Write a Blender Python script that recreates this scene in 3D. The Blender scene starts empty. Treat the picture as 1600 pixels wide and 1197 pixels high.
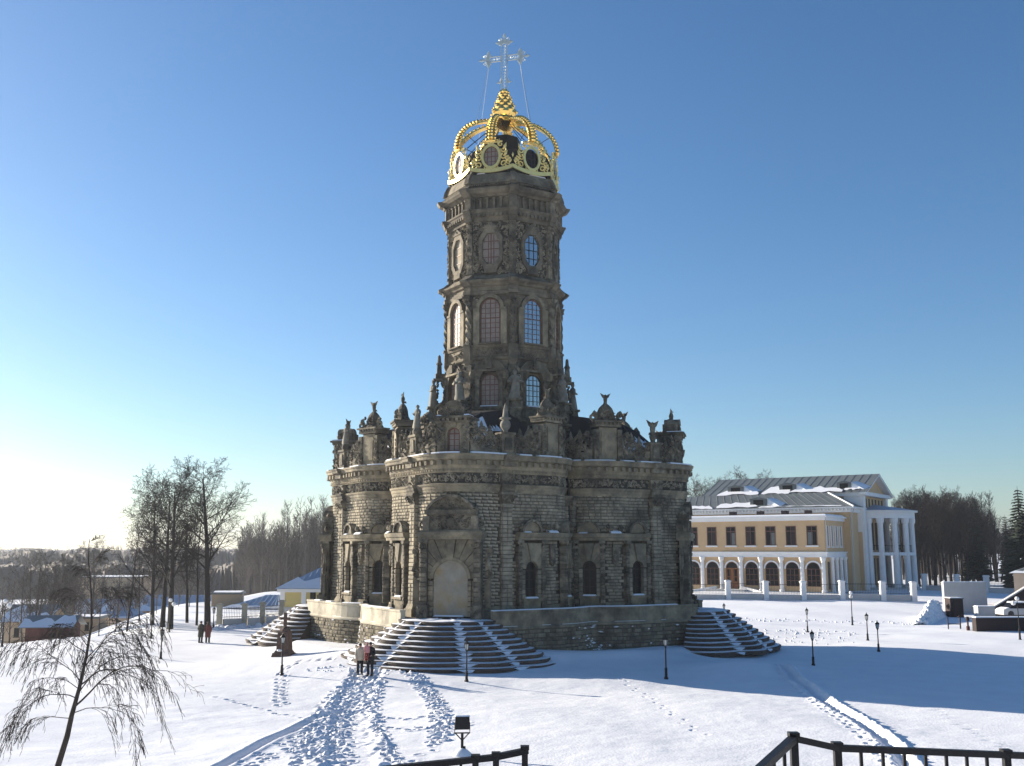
import bpy, bmesh, math, random
import numpy as np
from mathutils import Vector, Matrix
random.seed(7)
R = math.radians
sc = bpy.context.scene
COL = sc.collection
# ------------------------------------------------------------------ camera
CAM_H = 6.9; PITCH = 9.23
cd = bpy.data.cameras.new('camera'); cam = bpy.data.objects.new('camera', cd); COL.objects.link(cam)
cd.sensor_fit = 'HORIZONTAL'; cd.sensor_width = 36; cd.lens = 36.0; cd.clip_start = 0.2; cd.clip_end = 9000
cam.location = (0, 0, CAM_H); cam.rotation_euler = (R(90 + PITCH), 0, 0)
sc.camera = cam
# ------------------------------------------------------------------ light
SUN_AZ = (-0.84, 0.543); SUN_EL = 15.5
wd = bpy.data.worlds.new("World"); sc.world = wd; wd.use_nodes = True
nt = wd.node_tree; bg = nt.nodes['Background']
sky = nt.nodes.new('ShaderNodeTexSky'); sky.sky_type = 'NISHITA'; sky.sun_disc = False
sky.sun_elevation = R(SUN_EL); sky.sun_rotation = math.atan2(SUN_AZ[0], SUN_AZ[1])
sky.altitude = 150; sky.air_density = 1.0; sky.dust_density = 0.6; sky.ozone_density = 2.0
hs = nt.nodes.new('ShaderNodeHueSaturation'); hs.inputs['Saturation'].default_value = 1.10
tint = nt.nodes.new('ShaderNodeMix'); tint.data_type = 'RGBA'; tint.blend_type = 'MULTIPLY'; tint.inputs[0].default_value = 1.0; tint.inputs[7].default_value = (0.81, 0.975, 1.17, 1)
nt.links.new(sky.outputs[0], tint.inputs[6]); nt.links.new(tint.outputs[2], hs.inputs['Color']); nt.links.new(hs.outputs[0], bg.inputs[0]); bg.inputs[1].default_value = 0.055
sl = bpy.data.lights.new('sun', 'SUN'); so = bpy.data.objects.new('sun', sl); COL.objects.link(so)
sl.energy = 5.0; sl.angle = R(0.53); sl.color = (1.0, 0.90, 0.76)
h = math.hypot(*SUN_AZ)
sd = Vector((SUN_AZ[0] / h * math.cos(R(SUN_EL)), SUN_AZ[1] / h * math.cos(R(SUN_EL)), math.sin(R(SUN_EL))))
so.rotation_euler = (-sd).to_track_quat('-Z', 'Y').to_euler(); so.location = sd * 300
sc.view_settings.view_transform = 'Standard'; sc.view_settings.look = 'None'
sc.view_settings.gamma = 1.0; sc.view_settings.exposure = 1.30; sc.view_settings.use_curve_mapping = False
try:
    sc.cycles.max_bounces = 6; sc.cycles.diffuse_bounces = 3; sc.cycles.glossy_bounces = 3
    sc.cycles.transparent_max_bounces = 6
except Exception: pass
# ------------------------------------------------------------------ helpers
def ray(px, py):
    a = (px - 800) / 1600; b = (598.5 - py) / 1600; t = R(PITCH)
    return a, math.cos(t) - b * math.sin(t), math.sin(t) + b * math.cos(t)
def P(px, py, d):
    r = ray(px, py); t = d / r[1]; return Vector((r[0] * t, d, CAM_H + r[2] * t))
def G(px, py, z=-0.3):
    r = ray(px, py); t = (z - CAM_H) / r[2]; return Vector((r[0] * t, r[1] * t, z))

def fr(o, ex=(1, 0, 0), ey=(0, 1, 0), ez=(0, 0, 1)):
    return (Vector(o), Vector(ex), Vector(ey), Vector(ez))
def fp(f, x, y, z): return f[0] + f[1] * x + f[2] * y + f[3] * z
W0 = fr((0, 0, 0))
def shift(f, x=0, y=0, z=0): return (fp(f, x, y, z), f[1], f[2], f[3])
def turn(f, a):
    c, s = math.cos(a), math.sin(a)
    return (f[0], f[1] * c + f[2] * s, f[2] * c - f[1] * s, f[3])
def roll(f, a):   # about ey
    c, s = math.cos(a), math.sin(a)
    return (f[0], f[1] * c + f[3] * s, f[2], f[3] * c - f[1] * s)

class MB:
    def __init__(s): s.v = []; s.f = []
    def add(s, vs, fs):
        n = len(s.v); s.v += [tuple(p) for p in vs]; s.f += [tuple(i + n for i in q) for q in fs]
    def hexa(s, p):  # 8 pts: 0-3 bottom ccw, 4-7 top
        s.add(p, [(0, 3, 2, 1), (4, 5, 6, 7), (0, 1, 5, 4), (1, 2, 6, 5), (2, 3, 7, 6), (3, 0, 4, 7)])
    def box(s, f, x0, x1, y0, y1, z0, z1, tx=0, ty=0):  # tx,ty: taper at top
        s.hexa([fp(f, x0, y0, z0), fp(f, x1, y0, z0), fp(f, x1, y1, z0), fp(f, x0, y1, z0),
                fp(f, x0 + tx, y0 + ty, z1), fp(f, x1 - tx, y0 + ty, z1), fp(f, x1 - tx, y1 - ty, z1), fp(f, x0 + tx, y1 - ty, z1)])
    def stone(s, f, x0, x1, y0, y1, z0, z1, c=.03):  # pillowed block facing +y
        m = y1 - c
        p = [fp(f, *q) for q in ((x0, y0, z0), (x1, y0, z0), (x1, y0, z1), (x0, y0, z1), (x0, m, z0), (x1, m, z0), (x1, m, z1), (x0, m, z1),
             (x0 + c, y1, z0 + c), (x1 - c, y1, z0 + c), (x1 - c, y1, z1 - c), (x0 + c, y1, z1 - c))]
        s.add(p, [(0, 4, 5, 1), (1, 5, 6, 2), (2, 6, 7, 3), (3, 7, 4, 0), (4, 8, 9, 5), (5, 9, 10, 6), (6, 10, 11, 7), (7, 11, 8, 4), (8, 11, 10, 9)])
    def prism(s, f, poly, y0, y1):  # polygon in x,z extruded along y
        n = len(poly)
        vs = [fp(f, x, y0, z) for x, z in poly] + [fp(f, x, y1, z) for x, z in poly]
        fs = [(i, (i + 1) % n, n + (i + 1) % n, n + i) for i in range(n)]
        fs += [tuple(range(n - 1, -1, -1)), tuple(range(n, 2 * n))]
        s.add(vs, fs)
    def slab(s, f, poly, z0, z1):  # polygon in x,y extruded along z
        n = len(poly)
        vs = [fp(f, x, y, z0) for x, y in poly] + [fp(f, x, y, z1) for x, y in poly]
        fs = [(i, (i + 1) % n, n + (i + 1) % n, n + i) for i in range(n)]
        fs += [tuple(range(n - 1, -1, -1)), tuple(range(n, 2 * n))]
        s.add(vs, fs)
    def lathe(s, f, prof, n=8, sx=1, sy=1, a0=0):  # prof (r,z)
        vs = []; fs = []
        for r, z in prof:
            for i in range(n):
                a = a0 + 2 * math.pi * i / n; vs.append(fp(f, r * sx * math.cos(a), r * sy * math.sin(a), z))
        for j in range(len(prof) - 1):
            for i in range(n):
                fs.append((j * n + i, j * n + (i + 1) % n, (j + 1) * n + (i + 1) % n, (j + 1) * n + i))
        fs.append(tuple(range(n - 1, -1, -1))); fs.append(tuple((len(prof) - 1) * n + i for i in range(n)))
        s.add(vs, fs)
    def tube(s, pts, rad, n=4, cap=True):
        pts = [Vector(p) for p in pts]; m = len(pts)
        if m < 2: return
        rs = rad if isinstance(rad, (list, tuple)) else [rad] * m
        vs = []; up = None
        for i, p in enumerate(pts):
            t = (pts[min(i + 1, m - 1)] - pts[max(i - 1, 0)])
            if t.length < 1e-9: t = Vector((0, 0, 1))
            t.normalize()
            if up is None:
                up = Vector((0, 0, 1)) if abs(t.z) < .9 else Vector((1, 0, 0))
            a = t.cross(up)
            if a.length < 1e-6: a = t.cross(Vector((.3, 1, .2)))
            a.normalize(); b = a.cross(t); up = b
            for k in range(n):
                q = 2 * math.pi * k / n; vs.append(p + (a * math.cos(q) + b * math.sin(q)) * rs[i])
        fs = []
        for i in range(m - 1):
            for k in range(n):
                fs.append((i * n + k, i * n + (k + 1) % n, (i + 1) * n + (k + 1) % n, (i + 1) * n + k))
        if cap:
            fs.append(tuple(range(n - 1, -1, -1))); fs.append(tuple((m - 1) * n + k for k in range(n)))
        s.add(vs, fs)
    def blob(s, f, x, y, z, rx, ry, rz, a=0):  # squashed octahedron
        c, q = math.cos(a), math.sin(a)
        o = [(rx, 0, 0), (0, 0, rz), (-rx, 0, 0), (0, 0, -rz), (0, ry, 0), (0, -ry, 0)]
        vs = [fp(f, x + px * c - pz * q, y + py, z + px * q + pz * c) for px, py, pz in o]
        s.add(vs, [(0, 1, 4), (1, 2, 4), (2, 3, 4), (3, 0, 4), (1, 0, 5), (2, 1, 5), (3, 2, 5), (0, 3, 5)])
    def ball(s, f, x, y, z, rx, ry=None, rz=None, n=8, m=5):
        ry = ry or rx; rz = rz or rx
        g = shift(f, x, y, z)
        s.lathe(g, [(max(.02, math.sin(math.pi * j / m)) * rx, -math.cos(math.pi * j / m) * rz) for j in range(m + 1)], n, 1, ry / rx)
    def spiral(s, f, x, y, z, r, turns=1.25, w=.08, a0=0, dirn=1, n=12):
        pts = []; rs = []
        for i in range(n + 1):
            t = i / n; rr = r * (1 - .8 * t); a = a0 + dirn * turns * 2 * math.pi * t
            pts.append(fp(f, x + rr * math.cos(a), y, z + rr * math.sin(a))); rs.append(w * (1 - .45 * t))
        s.tube(pts, rs, 4)
    def mesh(s, name, m, smooth=False):
        me = bpy.data.meshes.new(name); me.from_pydata(s.v, [], s.f); me.update()
        if m is not None: me.materials.append(m)
        if smooth: me.polygons.foreach_set('use_smooth', [True] * len(me.polygons))
        return me
    def build(s, name, m, parent=None, smooth=False, kind=None):
        if not s.v: return None
        o = bpy.data.objects.new(name, s.mesh(name, m, smooth)); COL.objects.link(o)
        if parent is not None: o.parent = parent
        if kind: o['kind'] = kind
        return o
def tag(o, label=None, cat=None, group=None, kind=None):
    if label: o['label'] = label
    if cat: o['category'] = cat
    if group: o['group'] = group
    if kind: o['kind'] = kind
    return o
def thing(name, label, cat, loc=(0, 0, 0), rz=0, group=None):
    o = bpy.data.objects.new(name, None); COL.objects.link(o); o.empty_display_size = .3
    o.location = loc; o.rotation_euler = (0, 0, rz)
    return tag(o, label, cat, group)
def kids(o, _c={}):
    return [c for c in COL.objects if c.parent is o]
def template(root):
    out = []
    for c in kids(root): out.append((c, kids(c)))
    return root, out
def copy_from(t, loc, rz=0, label=None, group=None, scale=1):
    root, out = t
    r = root.copy(); COL.objects.link(r); r.location = loc; r.rotation_euler = (0, 0, rz); r.scale = (scale,) * 3
    if label: r['label'] = label
    if group: r['group'] = group
    for c, gs in out:
        d = c.copy(); COL.objects.link(d); d.parent = r
        for g in gs:
            e = g.copy(); COL.objects.link(e); e.parent = d
    return r
def inst(src, parent=None, m=None):
    o = src.copy(); COL.objects.link(o); o.parent = parent if parent is not None else src.parent
    return o
# ------------------------------------------------------------------ materials
def mat(name, c1, c2=None, scale=2.0, rough=.85, bump=0.0, bscale=20.0, metal=0.0, island=0.0, c3=None, s3=.35, spec=.3, detail=6, lo=.35, hi=.65):
    m = bpy.data.materials.new(name); m.use_nodes = True; t = m.node_tree; N = t.nodes; L = t.links
    b = N['Principled BSDF']; b.inputs['Roughness'].default_value = rough; b.inputs['Metallic'].default_value = metal
    b.inputs['Specular IOR Level'].default_value = spec
    tc = N.new('ShaderNodeTexCoord'); out = None
    def col(c):
        n = N.new('ShaderNodeRGB'); n.outputs[0].default_value = (*c, 1); return n.outputs[0]
    def mix(a, bb, fac, mode='MIX'):
        n = N.new('ShaderNodeMix'); n.data_type = 'RGBA'; n.blend_type = mode
        if isinstance(fac, (int, float)): n.inputs[0].default_value = fac
        else: L.new(fac, n.inputs[0])
        L.new(a, n.inputs[6]); L.new(bb, n.inputs[7]); return n.outputs[2]
    def noise(s, d=6, lo=lo, hi=hi):
        n = N.new('ShaderNodeTexNoise'); n.inputs['Scale'].default_value = s; n.inputs['Detail'].default_value = d
        n.inputs['Roughness'].default_value = .62
        L.new(tc.outputs['Object'], n.inputs['Vector'])
        r = N.new('ShaderNodeMapRange'); r.inputs[1].default_value = lo; r.inputs[2].default_value = hi
        L.new(n.outputs['Fac'], r.inputs[0]); return r.outputs[0]
    out = col(c1)
    if c2: out = mix(out, col(c2), noise(scale, detail))
    if c3: out = mix(out, col(c3), noise(s3, 5, .48, .70))
    if island:
        g = N.new('ShaderNodeNewGeometry'); oi = N.new('ShaderNodeObjectInfo')
        a = N.new('ShaderNodeMath'); a.operation = 'ADD'; L.new(g.outputs['Random Per Island'], a.inputs[0]); L.new(oi.outputs['Random'], a.inputs[1])
        fr_ = N.new('ShaderNodeMath'); fr_.operation = 'FRACT'; L.new(a.outputs[0], fr_.inputs[0])
        r = N.new('ShaderNodeMapRange'); r.inputs[3].default_value = 1 - island; r.inputs[4].default_value = 1 + island
        L.new(fr_.outputs[0], r.inputs[0])
        cc = N.new('ShaderNodeCombineColor'); [L.new(r.outputs[0], cc.inputs[i]) for i in range(3)]
        out = mix(out, cc.outputs[0], 1.0, 'MULTIPLY')
    L.new(out, b.inputs['Base Color'])
    if bump:
        n = N.new('ShaderNodeTexNoise'); n.inputs['Scale'].default_value = bscale; n.inputs['Detail'].default_value = 8
        L.new(tc.outputs['Object'], n.inputs['Vector'])
        bp = N.new('ShaderNodeBump'); bp.inputs['Strength'].default_value = bump; bp.inputs['Distance'].default_value = .06
        L.new(n.outputs['Fac'], bp.inputs['Height']); L.new(bp.outputs[0], b.inputs['Normal'])
    return m
M = {}
M['snow'] = mat('snow', (.80, .81, .83), (.74, .75, .78), .6, .7, .25, 9, spec=.2)
M['stone'] = mat('limestone', (0.36, 0.31, 0.22), (0.18, 0.156, 0.115), 1.4, .9, .12, 14, island=.17, c3=(0.085, 0.075, 0.058), s3=.5)
M['relief'] = mat('carved_relief', (.29, .25, .18), (.17, .148, .11), 2.5, .9, .3, 16, island=.45, c3=(.09, .08, .063), s3=.7)
M['backing'] = mat('recess_shade_backing', (.06, .053, .042), (.036, .032, .027), 1.5, .95)  # occlusion shade between the carvings, put into the stone colour behind them
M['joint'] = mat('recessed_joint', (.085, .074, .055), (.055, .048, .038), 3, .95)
M['trim'] = mat('smooth_limestone', (0.294, 0.244, 0.160), (0.143, 0.122, 0.084), 1.3, .85, .25, 10, island=.10, c3=(0.067, 0.059, 0.046), s3=.6)
M['carve'] = mat('carved_limestone', (0.227, 0.193, 0.134), (0.071, 0.063, 0.049), 1.9, .9, .4, 16, island=.40, c3=(0.038, 0.034, 0.029), s3=.6)
M['tower'] = mat('tower_limestone', (0.210, 0.176, 0.124), (0.084, 0.074, 0.055), 1.2, .9, .35, 10, island=.14, c3=(0.044, 0.039, 0.033), s3=.5)
M['statue'] = mat('statue_stone', (0.227, 0.210, 0.168), (0.134, 0.126, 0.105), 2, .85, .2, 20)
M['infill'] = mat('plaster_infill', (0.320, 0.288, 0.232), (0.240, 0.216, 0.168), 1.2, .9, .2, 8, c3=(0.272, 0.200, 0.104), s3=1.0)
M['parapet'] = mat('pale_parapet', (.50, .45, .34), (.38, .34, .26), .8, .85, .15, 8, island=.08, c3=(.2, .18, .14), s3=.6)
M['rubble'] = mat('rubble_stone', (0.235, 0.202, 0.134), (0.126, 0.109, 0.080), 2.2, .95, .4, 18, island=.35, c3=(0.067, 0.059, 0.049), s3=.7)
M['step'] = mat('step_stone', (.085, .064, .050), (.05, .040, .034), 1.5, .85, .3, 12, island=.2)
M['roof'] = mat('black_roof', (.014, .013, .014), (.022, .021, .022), 2, .75, spec=.2)
M['gold'] = mat('gold_leaf', (1.0, .70, .22), (.92, .60, .16), 3, .22, .12, 9, metal=1)
M['goldlight'] = mat('pale_gold', (.80, .64, .26), (.70, .55, .20), 4, .42, .1, 12, metal=.55)
M['silver'] = mat('silvered_openwork', (.62, .66, .63), (.48, .52, .50), 6, .5, metal=.4)
M['iron'] = mat('black_iron', (.007, .0065, .008), (.012, .011, .012), 20, .5, spec=.22)
M['frame'] = mat('brown_window_frame', (.16, .075, .055), (.12, .055, .04), 6, .6)
M['darkframe'] = mat('dark_window_frame', (.014, .012, .011), None, 6, .6)
M['glass'] = mat('dark_glass', (.005, .005, .006), (.010, .010, .011), 1, .3, spec=.12)
M['curtained'] = mat('curtained_glass', (.27, .22, .185), (.19, .155, .135), 1.5, .55, spec=.3)
M['skyglass'] = mat('reflecting_glass', (.36, .36, .36), (.27, .27, .275), 1, .05, metal=.92)
M['bark'] = mat('bark', (.065, .052, .042), (.035, .029, .025), 6, .95)
M['barkdark'] = mat('dark_bark', (.028, .022, .02), (.018, .015, .014), 6, .95)
M['barkgrey'] = mat('grey_bark', (.12, .105, .09), (.07, .06, .052), 4, .95, island=.3)
M['needle'] = mat('spruce_needles', (.018, .028, .018), (.03, .04, .026), 3, .9, island=.4)
M['ochre'] = mat('ochre_plaster', (.60, .41, .23), (.55, .37, .205), .5, .9, .05, 6)
M['yellow'] = mat('yellow_plaster', (.62, .50, .20), (.56, .45, .18), .6, .9, .05, 6)
M['white'] = mat('white_paint', (.78, .77, .75), (.72, .71, .70), .8, .7, .05, 8)
M['tinroof'] = mat('grey_sheet_roof', (0.136, 0.153, 0.150), (0.109, 0.122, 0.122), .8, .5, spec=.4)
M['blueroof'] = mat('blue_sheet_roof', (0.270, 0.360, 0.468), (0.225, 0.306, 0.414), .8, .45, spec=.4)
M['tan'] = mat('tan_wall', (.42, .31, .20), (.36, .27, .18), .5, .9)
M['pinkwall'] = mat('pale_pink_wall', (.60, .45, .33), (.54, .40, .30), .5, .9)
M['redwood'] = mat('dark_red_boards', (.075, .022, .02), (.05, .017, .016), 3, .8, island=.2)
M['brown'] = mat('brown_shed', (.035, .02, .02), (.025, .016, .016), 3, .8)
M['concrete'] = mat('grey_concrete', (.48, .47, .46), (.42, .41, .40), 1, .9, .1, 8)
M['door'] = mat('varnished_wood', (.30, .11, .035), (.22, .08, .028), 4, .5)
M['lampglass'] = mat('lamp_glass', (.55, .55, .5), None, 1, .3)
def plain(n, c, r=.8): M[n] = mat(n, c, tuple(x * .8 for x in c), 8, r)
plain('skin', (.50, .30, .21)); plain('coat_olive', (.045, .042, .03)); plain('coat_maroon', (.13, .035, .03)); plain('coat_beige', (.52, .47, .36))
plain('cloth_black', (.012, .012, .015)); plain('pink', (.62, .27, .26)); plain('hair', (.05, .03, .02)); plain('red_bag', (.25, .03, .03)); plain('memorial', (.09, .055, .042))
# ------------------------------------------------------------------ terrain height
def smooth(t): t = np.clip(t, 0, 1); return t * t * (3 - 2 * t)
_EY = [0, 60, 70, 79, 93, 112, 140, 180, 300, 600, 5000]; _EX = [-400, -90, -62, -44, -30, -36, -42, -40, -30, -30, -30]
def gz_np(x, y):
    z = np.full(np.broadcast(x, y).shape, -0.3)
    hh = 5.35 - 0.19 * y
    z = z + np.log1p(np.exp(np.clip(hh * 3.5, -30, 30))) / 3.5
    thr = np.interp(y, _EY, _EX)
    z = z - 5.2 * smooth((thr - x) / 22)
    z = z + 0.9 * smooth((y - 105) / 45) * smooth((x - 10) / 25)
    far = smooth((y - 350) / 900)
    z = z + far * (4.5 + 7 * smooth((x + 300) / 1500) * 1.0) + far * 3.0 * np.sin(x * .004 + 1) 
    z = z + .10 * np.sin(x * .21 + .7) * np.sin(y * .17 + .2) * smooth((y - 30) / 12) + .05 * np.sin(x * .53 + y * .31)
    q = np.hypot(x + .64, y - 79); z = z + .32 * smooth((26 - q) / 6) * smooth((64 - y) / 3 + 1.6) + .75 * np.exp(-np.clip(q - 15.2, 0, 99) / 1.6)
    z = z + .22 * np.exp(-((x - 23) ** 2 / 60 + (y - 76) ** 2 / 16)) + .25 * np.exp(-((x - 15) ** 2 / 25 + (y - 62.5) ** 2 / 3))
    return z
def gz(x, y): return float(gz_np(np.array(float(x)), np.array(float(y))))
def on(px, py):  # ground point seen at that pixel (iterated on the terrain)
    z = -.3
    for _ in range(12):
        g = G(px, py, z); z = .5 * z + .5 * gz(g.x, g.y)
    return Vector((g.x, g.y, gz(g.x, g.y)))
# ================================================================== CHURCH
church = thing('church', 'tall dark limestone church with octagonal tower, gilded open crown and cross on top', 'church', (-0.64, 79, 0), R(-103.5))
HALF = [(13.75, 0), (13.25, 1.5), (11.82, 2.95), (10.4, 4.33), (9.25, 5.45), (7.9, 6.0), (6.75, 5.93), (5.45, 5.45)]
_pts = [(u, -v) for u, v in HALF[:0:-1]] + HALF
def _cr(p0, p1, p2, p3, t):
    return tuple(.5 * (2 * b + (c - a) * t + (2 * a - 5 * b + 4 * c - d) * t * t + (3 * b - a - 3 * c + d) * t ** 3) for a, b, c, d in zip(p0, p1, p2, p3))
_ext = [(_pts[0][0] - 1.5, _pts[0][1])] + _pts + [(_pts[-1][0] - 1.5, _pts[-1][1])]
OUT = []
for i in range(len(_pts) - 1):
    for j in range(24): OUT.append(_cr(*_ext[i:i + 4], j / 24))
OUT.append(_pts[-1])
OUT = np.array(OUT); _seg = np.hypot(*np.diff(OUT, axis=0).T); _S = np.concatenate([[0], np.cumsum(_seg)]); _S -= _S[len(_S) // 2]
SEND = float(_S[-1])
def s_of(u, v): return float(_S[np.argmin((OUT[:, 0] - u) ** 2 + (OUT[:, 1] - v) ** 2)])
def LF(k, s):
    u = np.interp(s, _S, OUT[:, 0]); v = np.interp(s, _S, OUT[:, 1])
    e = .25; du = np.interp(s + e, _S, OUT[:, 0]) - np.interp(s - e, _S, OUT[:, 0]); dv = np.interp(s + e, _S, OUT[:, 1]) - np.interp(s - e, _S, OUT[:, 1])
    l = math.hypot(du, dv); du /= l; dv /= l
    c, sn = [(1, 0), (0, 1), (-1, 0), (0, -1)][k % 4]
    rot = lambda a, b: (a * c - b * sn, a * sn + b * c)
    o = rot(u, v); t = rot(du, dv); n = rot(dv, -du)
    return (Vector((*o, 0)), Vector((*t, 0)), Vector((*n, 0)), Vector((0, 0, 1)))
def sweep(mb, k, s0, s1, prof, ds=.3):
    n = max(1, int(math.ceil((s1 - s0) / ds))); m = len(prof); vs = []
    for i in range(n + 1):
        f = LF(k, s0 + (s1 - s0) * i / n); vs += [fp(f, 0, y, z) for y, z in prof]
    fs = [(i * m + j, (i + 1) * m + j, (i + 1) * m + (j + 1) % m, i * m + (j + 1) % m) for i in range(n) for j in range(m)]
    fs += [tuple(range(m)), tuple(n * m + j for j in range(m - 1, -1, -1))]
    mb.add(vs, fs)
def rect(y0, y1, z0, z1): return [(y0, z0), (y1, z0), (y1, z1), (y0, z1)]
SP = s_of(11.75, 2.95); SW1 = s_of(10.45, 4.3); SG = s_of(9.0, 5.55); SW2 = s_of(7.62, 6.0); SC = SEND - .95
SW1 = max(SW1, SP + 1.55)
rng = random.Random(3)
def part(name, mb, m, parent=church, smooth=False, kind=None): return mb.build(name, M[m], parent, smooth, kind)

def arch_ring(mb, f, hw, hw2, spring, y0, y1, n=10, zf=None):
    """raised arch band between radii hw and hw2"""
    for i in range(n):
        a, b = math.pi * i / n, math.pi * (i + 1) / n
        q = [(hw * math.cos(a), spring + hw * math.sin(a)), (hw2 * math.cos(a), spring + hw2 * math.sin(a)), (hw2 * math.cos(b), spring + hw2 * math.sin(b)), (hw * math.cos(b), spring + hw * math.sin(b))]
        mb.prism(f, q, y0, y1)
def edge_pt(a, hw, bx, spring, top):
    """point on the rectangle border seen from the arch centre at angle a"""
    c, s = math.cos(a), math.sin(a); t = 1e9
    if abs(c) > 1e-6: t = min(t, bx / abs(c))
    if s > 1e-6: t = min(t, (top - spring) / s)
    return (c * t, spring + s * t)
def voussoirs(f, hw, bx, spring, top, y0, y1, n, parent, m='trim', gap=.011):
    for i in range(n):
        a, b = math.pi * i / n + gap, math.pi * (i + 1) / n - gap
        q = [(hw * math.cos(a), spring + hw * math.sin(a))]; p0 = edge_pt(a, hw, bx, spring, top); p1 = edge_pt(b, hw, bx, spring, top)
        q.append(p0); ca = math.atan2(top - spring, bx)
        if a < ca < b: q.append((bx, top))
        if a < math.pi - ca < b: q.append((-bx, top))
        q.append(p1); q.append((hw * math.cos(b), spring + hw * math.sin(b)))
        mb = MB(); mb.prism(f, q, y0, y1 + rng.uniform(-.015, .03) + (.10 if i == n // 2 else 0))
        o = mb.build('voussoir', M[m], parent)
def arch_poly(hw, sill, spring, n=12):
    return [(-hw, sill), (hw, sill)] + [(hw * math.cos(math.pi * i / n), spring + hw * math.sin(math.pi * i / n)) for i in range(n + 1)]
def window(f, hw, sill, spring, y, parent, fm='frame', gm='glass', nx=3, nz=6, w=.035, name='window'):
    mb = MB(); mb.prism(f, arch_poly(hw, sill, spring), y - .05, y)
    o = mb.build(name, M[gm], parent)
    fm_ = MB(); arch_ring(fm_, f, hw - 2 * w, hw + .005, spring, y - .02, y + .05, 10)
    fm_.box(f, -hw, -hw + 2 * w, y - .02, y + .05, sill, spring); fm_.box(f, hw - 2 * w, hw, y - .02, y + .05, sill, spring)
    fm_.box(f, -hw, hw, y - .02, y + .052, sill, sill + 2 * w)
    for i in range(1, nx):
        x = -hw + 2 * hw * i / nx; top = spring + math.sqrt(max(0, hw * hw - x * x))
        ww = w if (nx % 2 or i != nx // 2) else w * 1.8
        fm_.box(f, x - ww / 2, x + ww / 2, y + .001, y + .03, sill, top)
    for j in range(1, nz):
        z = sill + (spring + hw - sill) * j / nz
        x = hw if z < spring else math.sqrt(max(0, hw * hw - (z - spring) ** 2))
        ww = w if j != nz // 2 + 1 else w * 2
        fm_.box(f, -x, x, y + .002, y + .033, z - ww / 2, z + ww / 2)
    fm_.build('window_frame', M[fm], o)
    return o
def relief(mb, f, x0, x1, z0, z1, y, n, r=.12, skip=None):
    """carved ornament: scattered curls and leaves standing proud of a face"""
    for _ in range(n):
        x = rng.uniform(x0, x1); z = rng.uniform(z0, z1)
        if skip and skip(x, z): continue
        q = rng.random(); a = rng.uniform(0, 6.28); rr = r * rng.uniform(.6, 1.25)
        if q < .35:
            mb.spiral(f, x, y + .02, z, rr, .9, rr * .38, a, rng.choice((-1, 1)), 7)
        else:
            mb.blob(f, x, y, z, rr * 1.15, rr * .65, rr * .5, a)
def curved_relief(mb, k, s0, s1, z0, z1, y, n, r=.12):
    for _ in range(n):
        s = rng.uniform(s0, s1); f = LF(k, s); z = rng.uniform(z0, z1); a = rng.uniform(0, 6.28); rr = r * rng.uniform(.6, 1.2)
        if rng.random() < .4: mb.spiral(f, 0, y + .02, z, rr, .9, rr * .38, a, rng.choice((-1, 1)), 7)
        else: mb.blob(f, 0, y, z, rr * 1.15, rr * .65, rr * .5, a)
def eagle(f, name='eagle', sc_=1.0, parent=church, m='carve'):
    mb = MB(); g = f
    mb.lathe(g, [(.13 * sc_, 0), (.17 * sc_, .15 * sc_), (.2 * sc_, .38 * sc_), (.13 * sc_, .58 * sc_), (.08 * sc_, .66 * sc_), (.10 * sc_, .74 * sc_), (.03 * sc_, .82 * sc_)], 7)
    for s in (-1, 1):
        for j in range(4):
            mb.hexa([fp(g, s * x * sc_, y * sc_, z * sc_) for x, y, z in
                     ((.08, -.04, .34 + .09 * j), (.34 + .05 * j, -.03, .56 + .10 * j), (.34 + .05 * j, .05, .56 + .10 * j), (.08, .06, .34 + .09 * j),
                      (.08, -.04, .45 + .09 * j), (.36 + .05 * j, -.03, .63 + .10 * j), (.36 + .05 * j, .05, .63 + .10 * j), (.08, .06, .45 + .09 * j))])
    mb.box(g, -.04 * sc_, .04 * sc_, .05 * sc_, .2 * sc_, .68 * sc_, .75 * sc_, .015, .02)
    mb.box(g, -.11 * sc_, .11 * sc_, -.34 * sc_, -.1 * sc_, -.05 * sc_, .12 * sc_, .02, .05)
    return part(name, mb, m, parent)
def statue(f, hgt=2.0, parent=church, seed=0):
    """robed stone figure: one continuous loft from hem to head, then arms"""
    r = random.Random(seed); mb = MB(); k = hgt / 2.0
    rings = [(.36, .32, 0), (.40, .34, .12), (.34, .30, .45), (.31, .26, .85), (.27, .22, 1.1), (.33, .24, 1.35), (.38, .23, 1.50), (.24, .17, 1.60), (.09, .09, 1.66), (.11, .12, 1.72), (.15, .16, 1.82), (.13, .14, 1.93), (.04, .05, 2.0)]
    n = 12; vs = []; fs = []; ph = r.uniform(0, 6)
    for rx, ry, z in rings:
        for i in range(n):
            a = 2 * math.pi * i / n; w = 1 + (.10 * math.sin(5 * a + ph + z * 2) if z < 1.4 else 0)
            vs.append(fp(f, (rx * math.cos(a) * w + .05 * math.sin(z * 2.5 + ph)) * k, ry * math.sin(a) * w * k, z * k))
    for j in range(len(rings) - 1):
        for i in range(n): fs.append((j * n + i, j * n + (i + 1) % n, (j + 1) * n + (i + 1) % n, (j + 1) * n + i))
    mb.add(vs, fs)
    for s in (-1, 1):
        b = r.uniform(.1, .35)
        mb.tube([fp(f, s * .27 * k, 0, 1.48 * k), fp(f, s * .52 * k, .06 * k, 1.18 * k), fp(f, s * b * k, .28 * k, (1.12 + r.uniform(0, .2)) * k)], [.11 * k, .10 * k, .06 * k], 6)
    return part('statue', mb, 'statue', parent, True)
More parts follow.
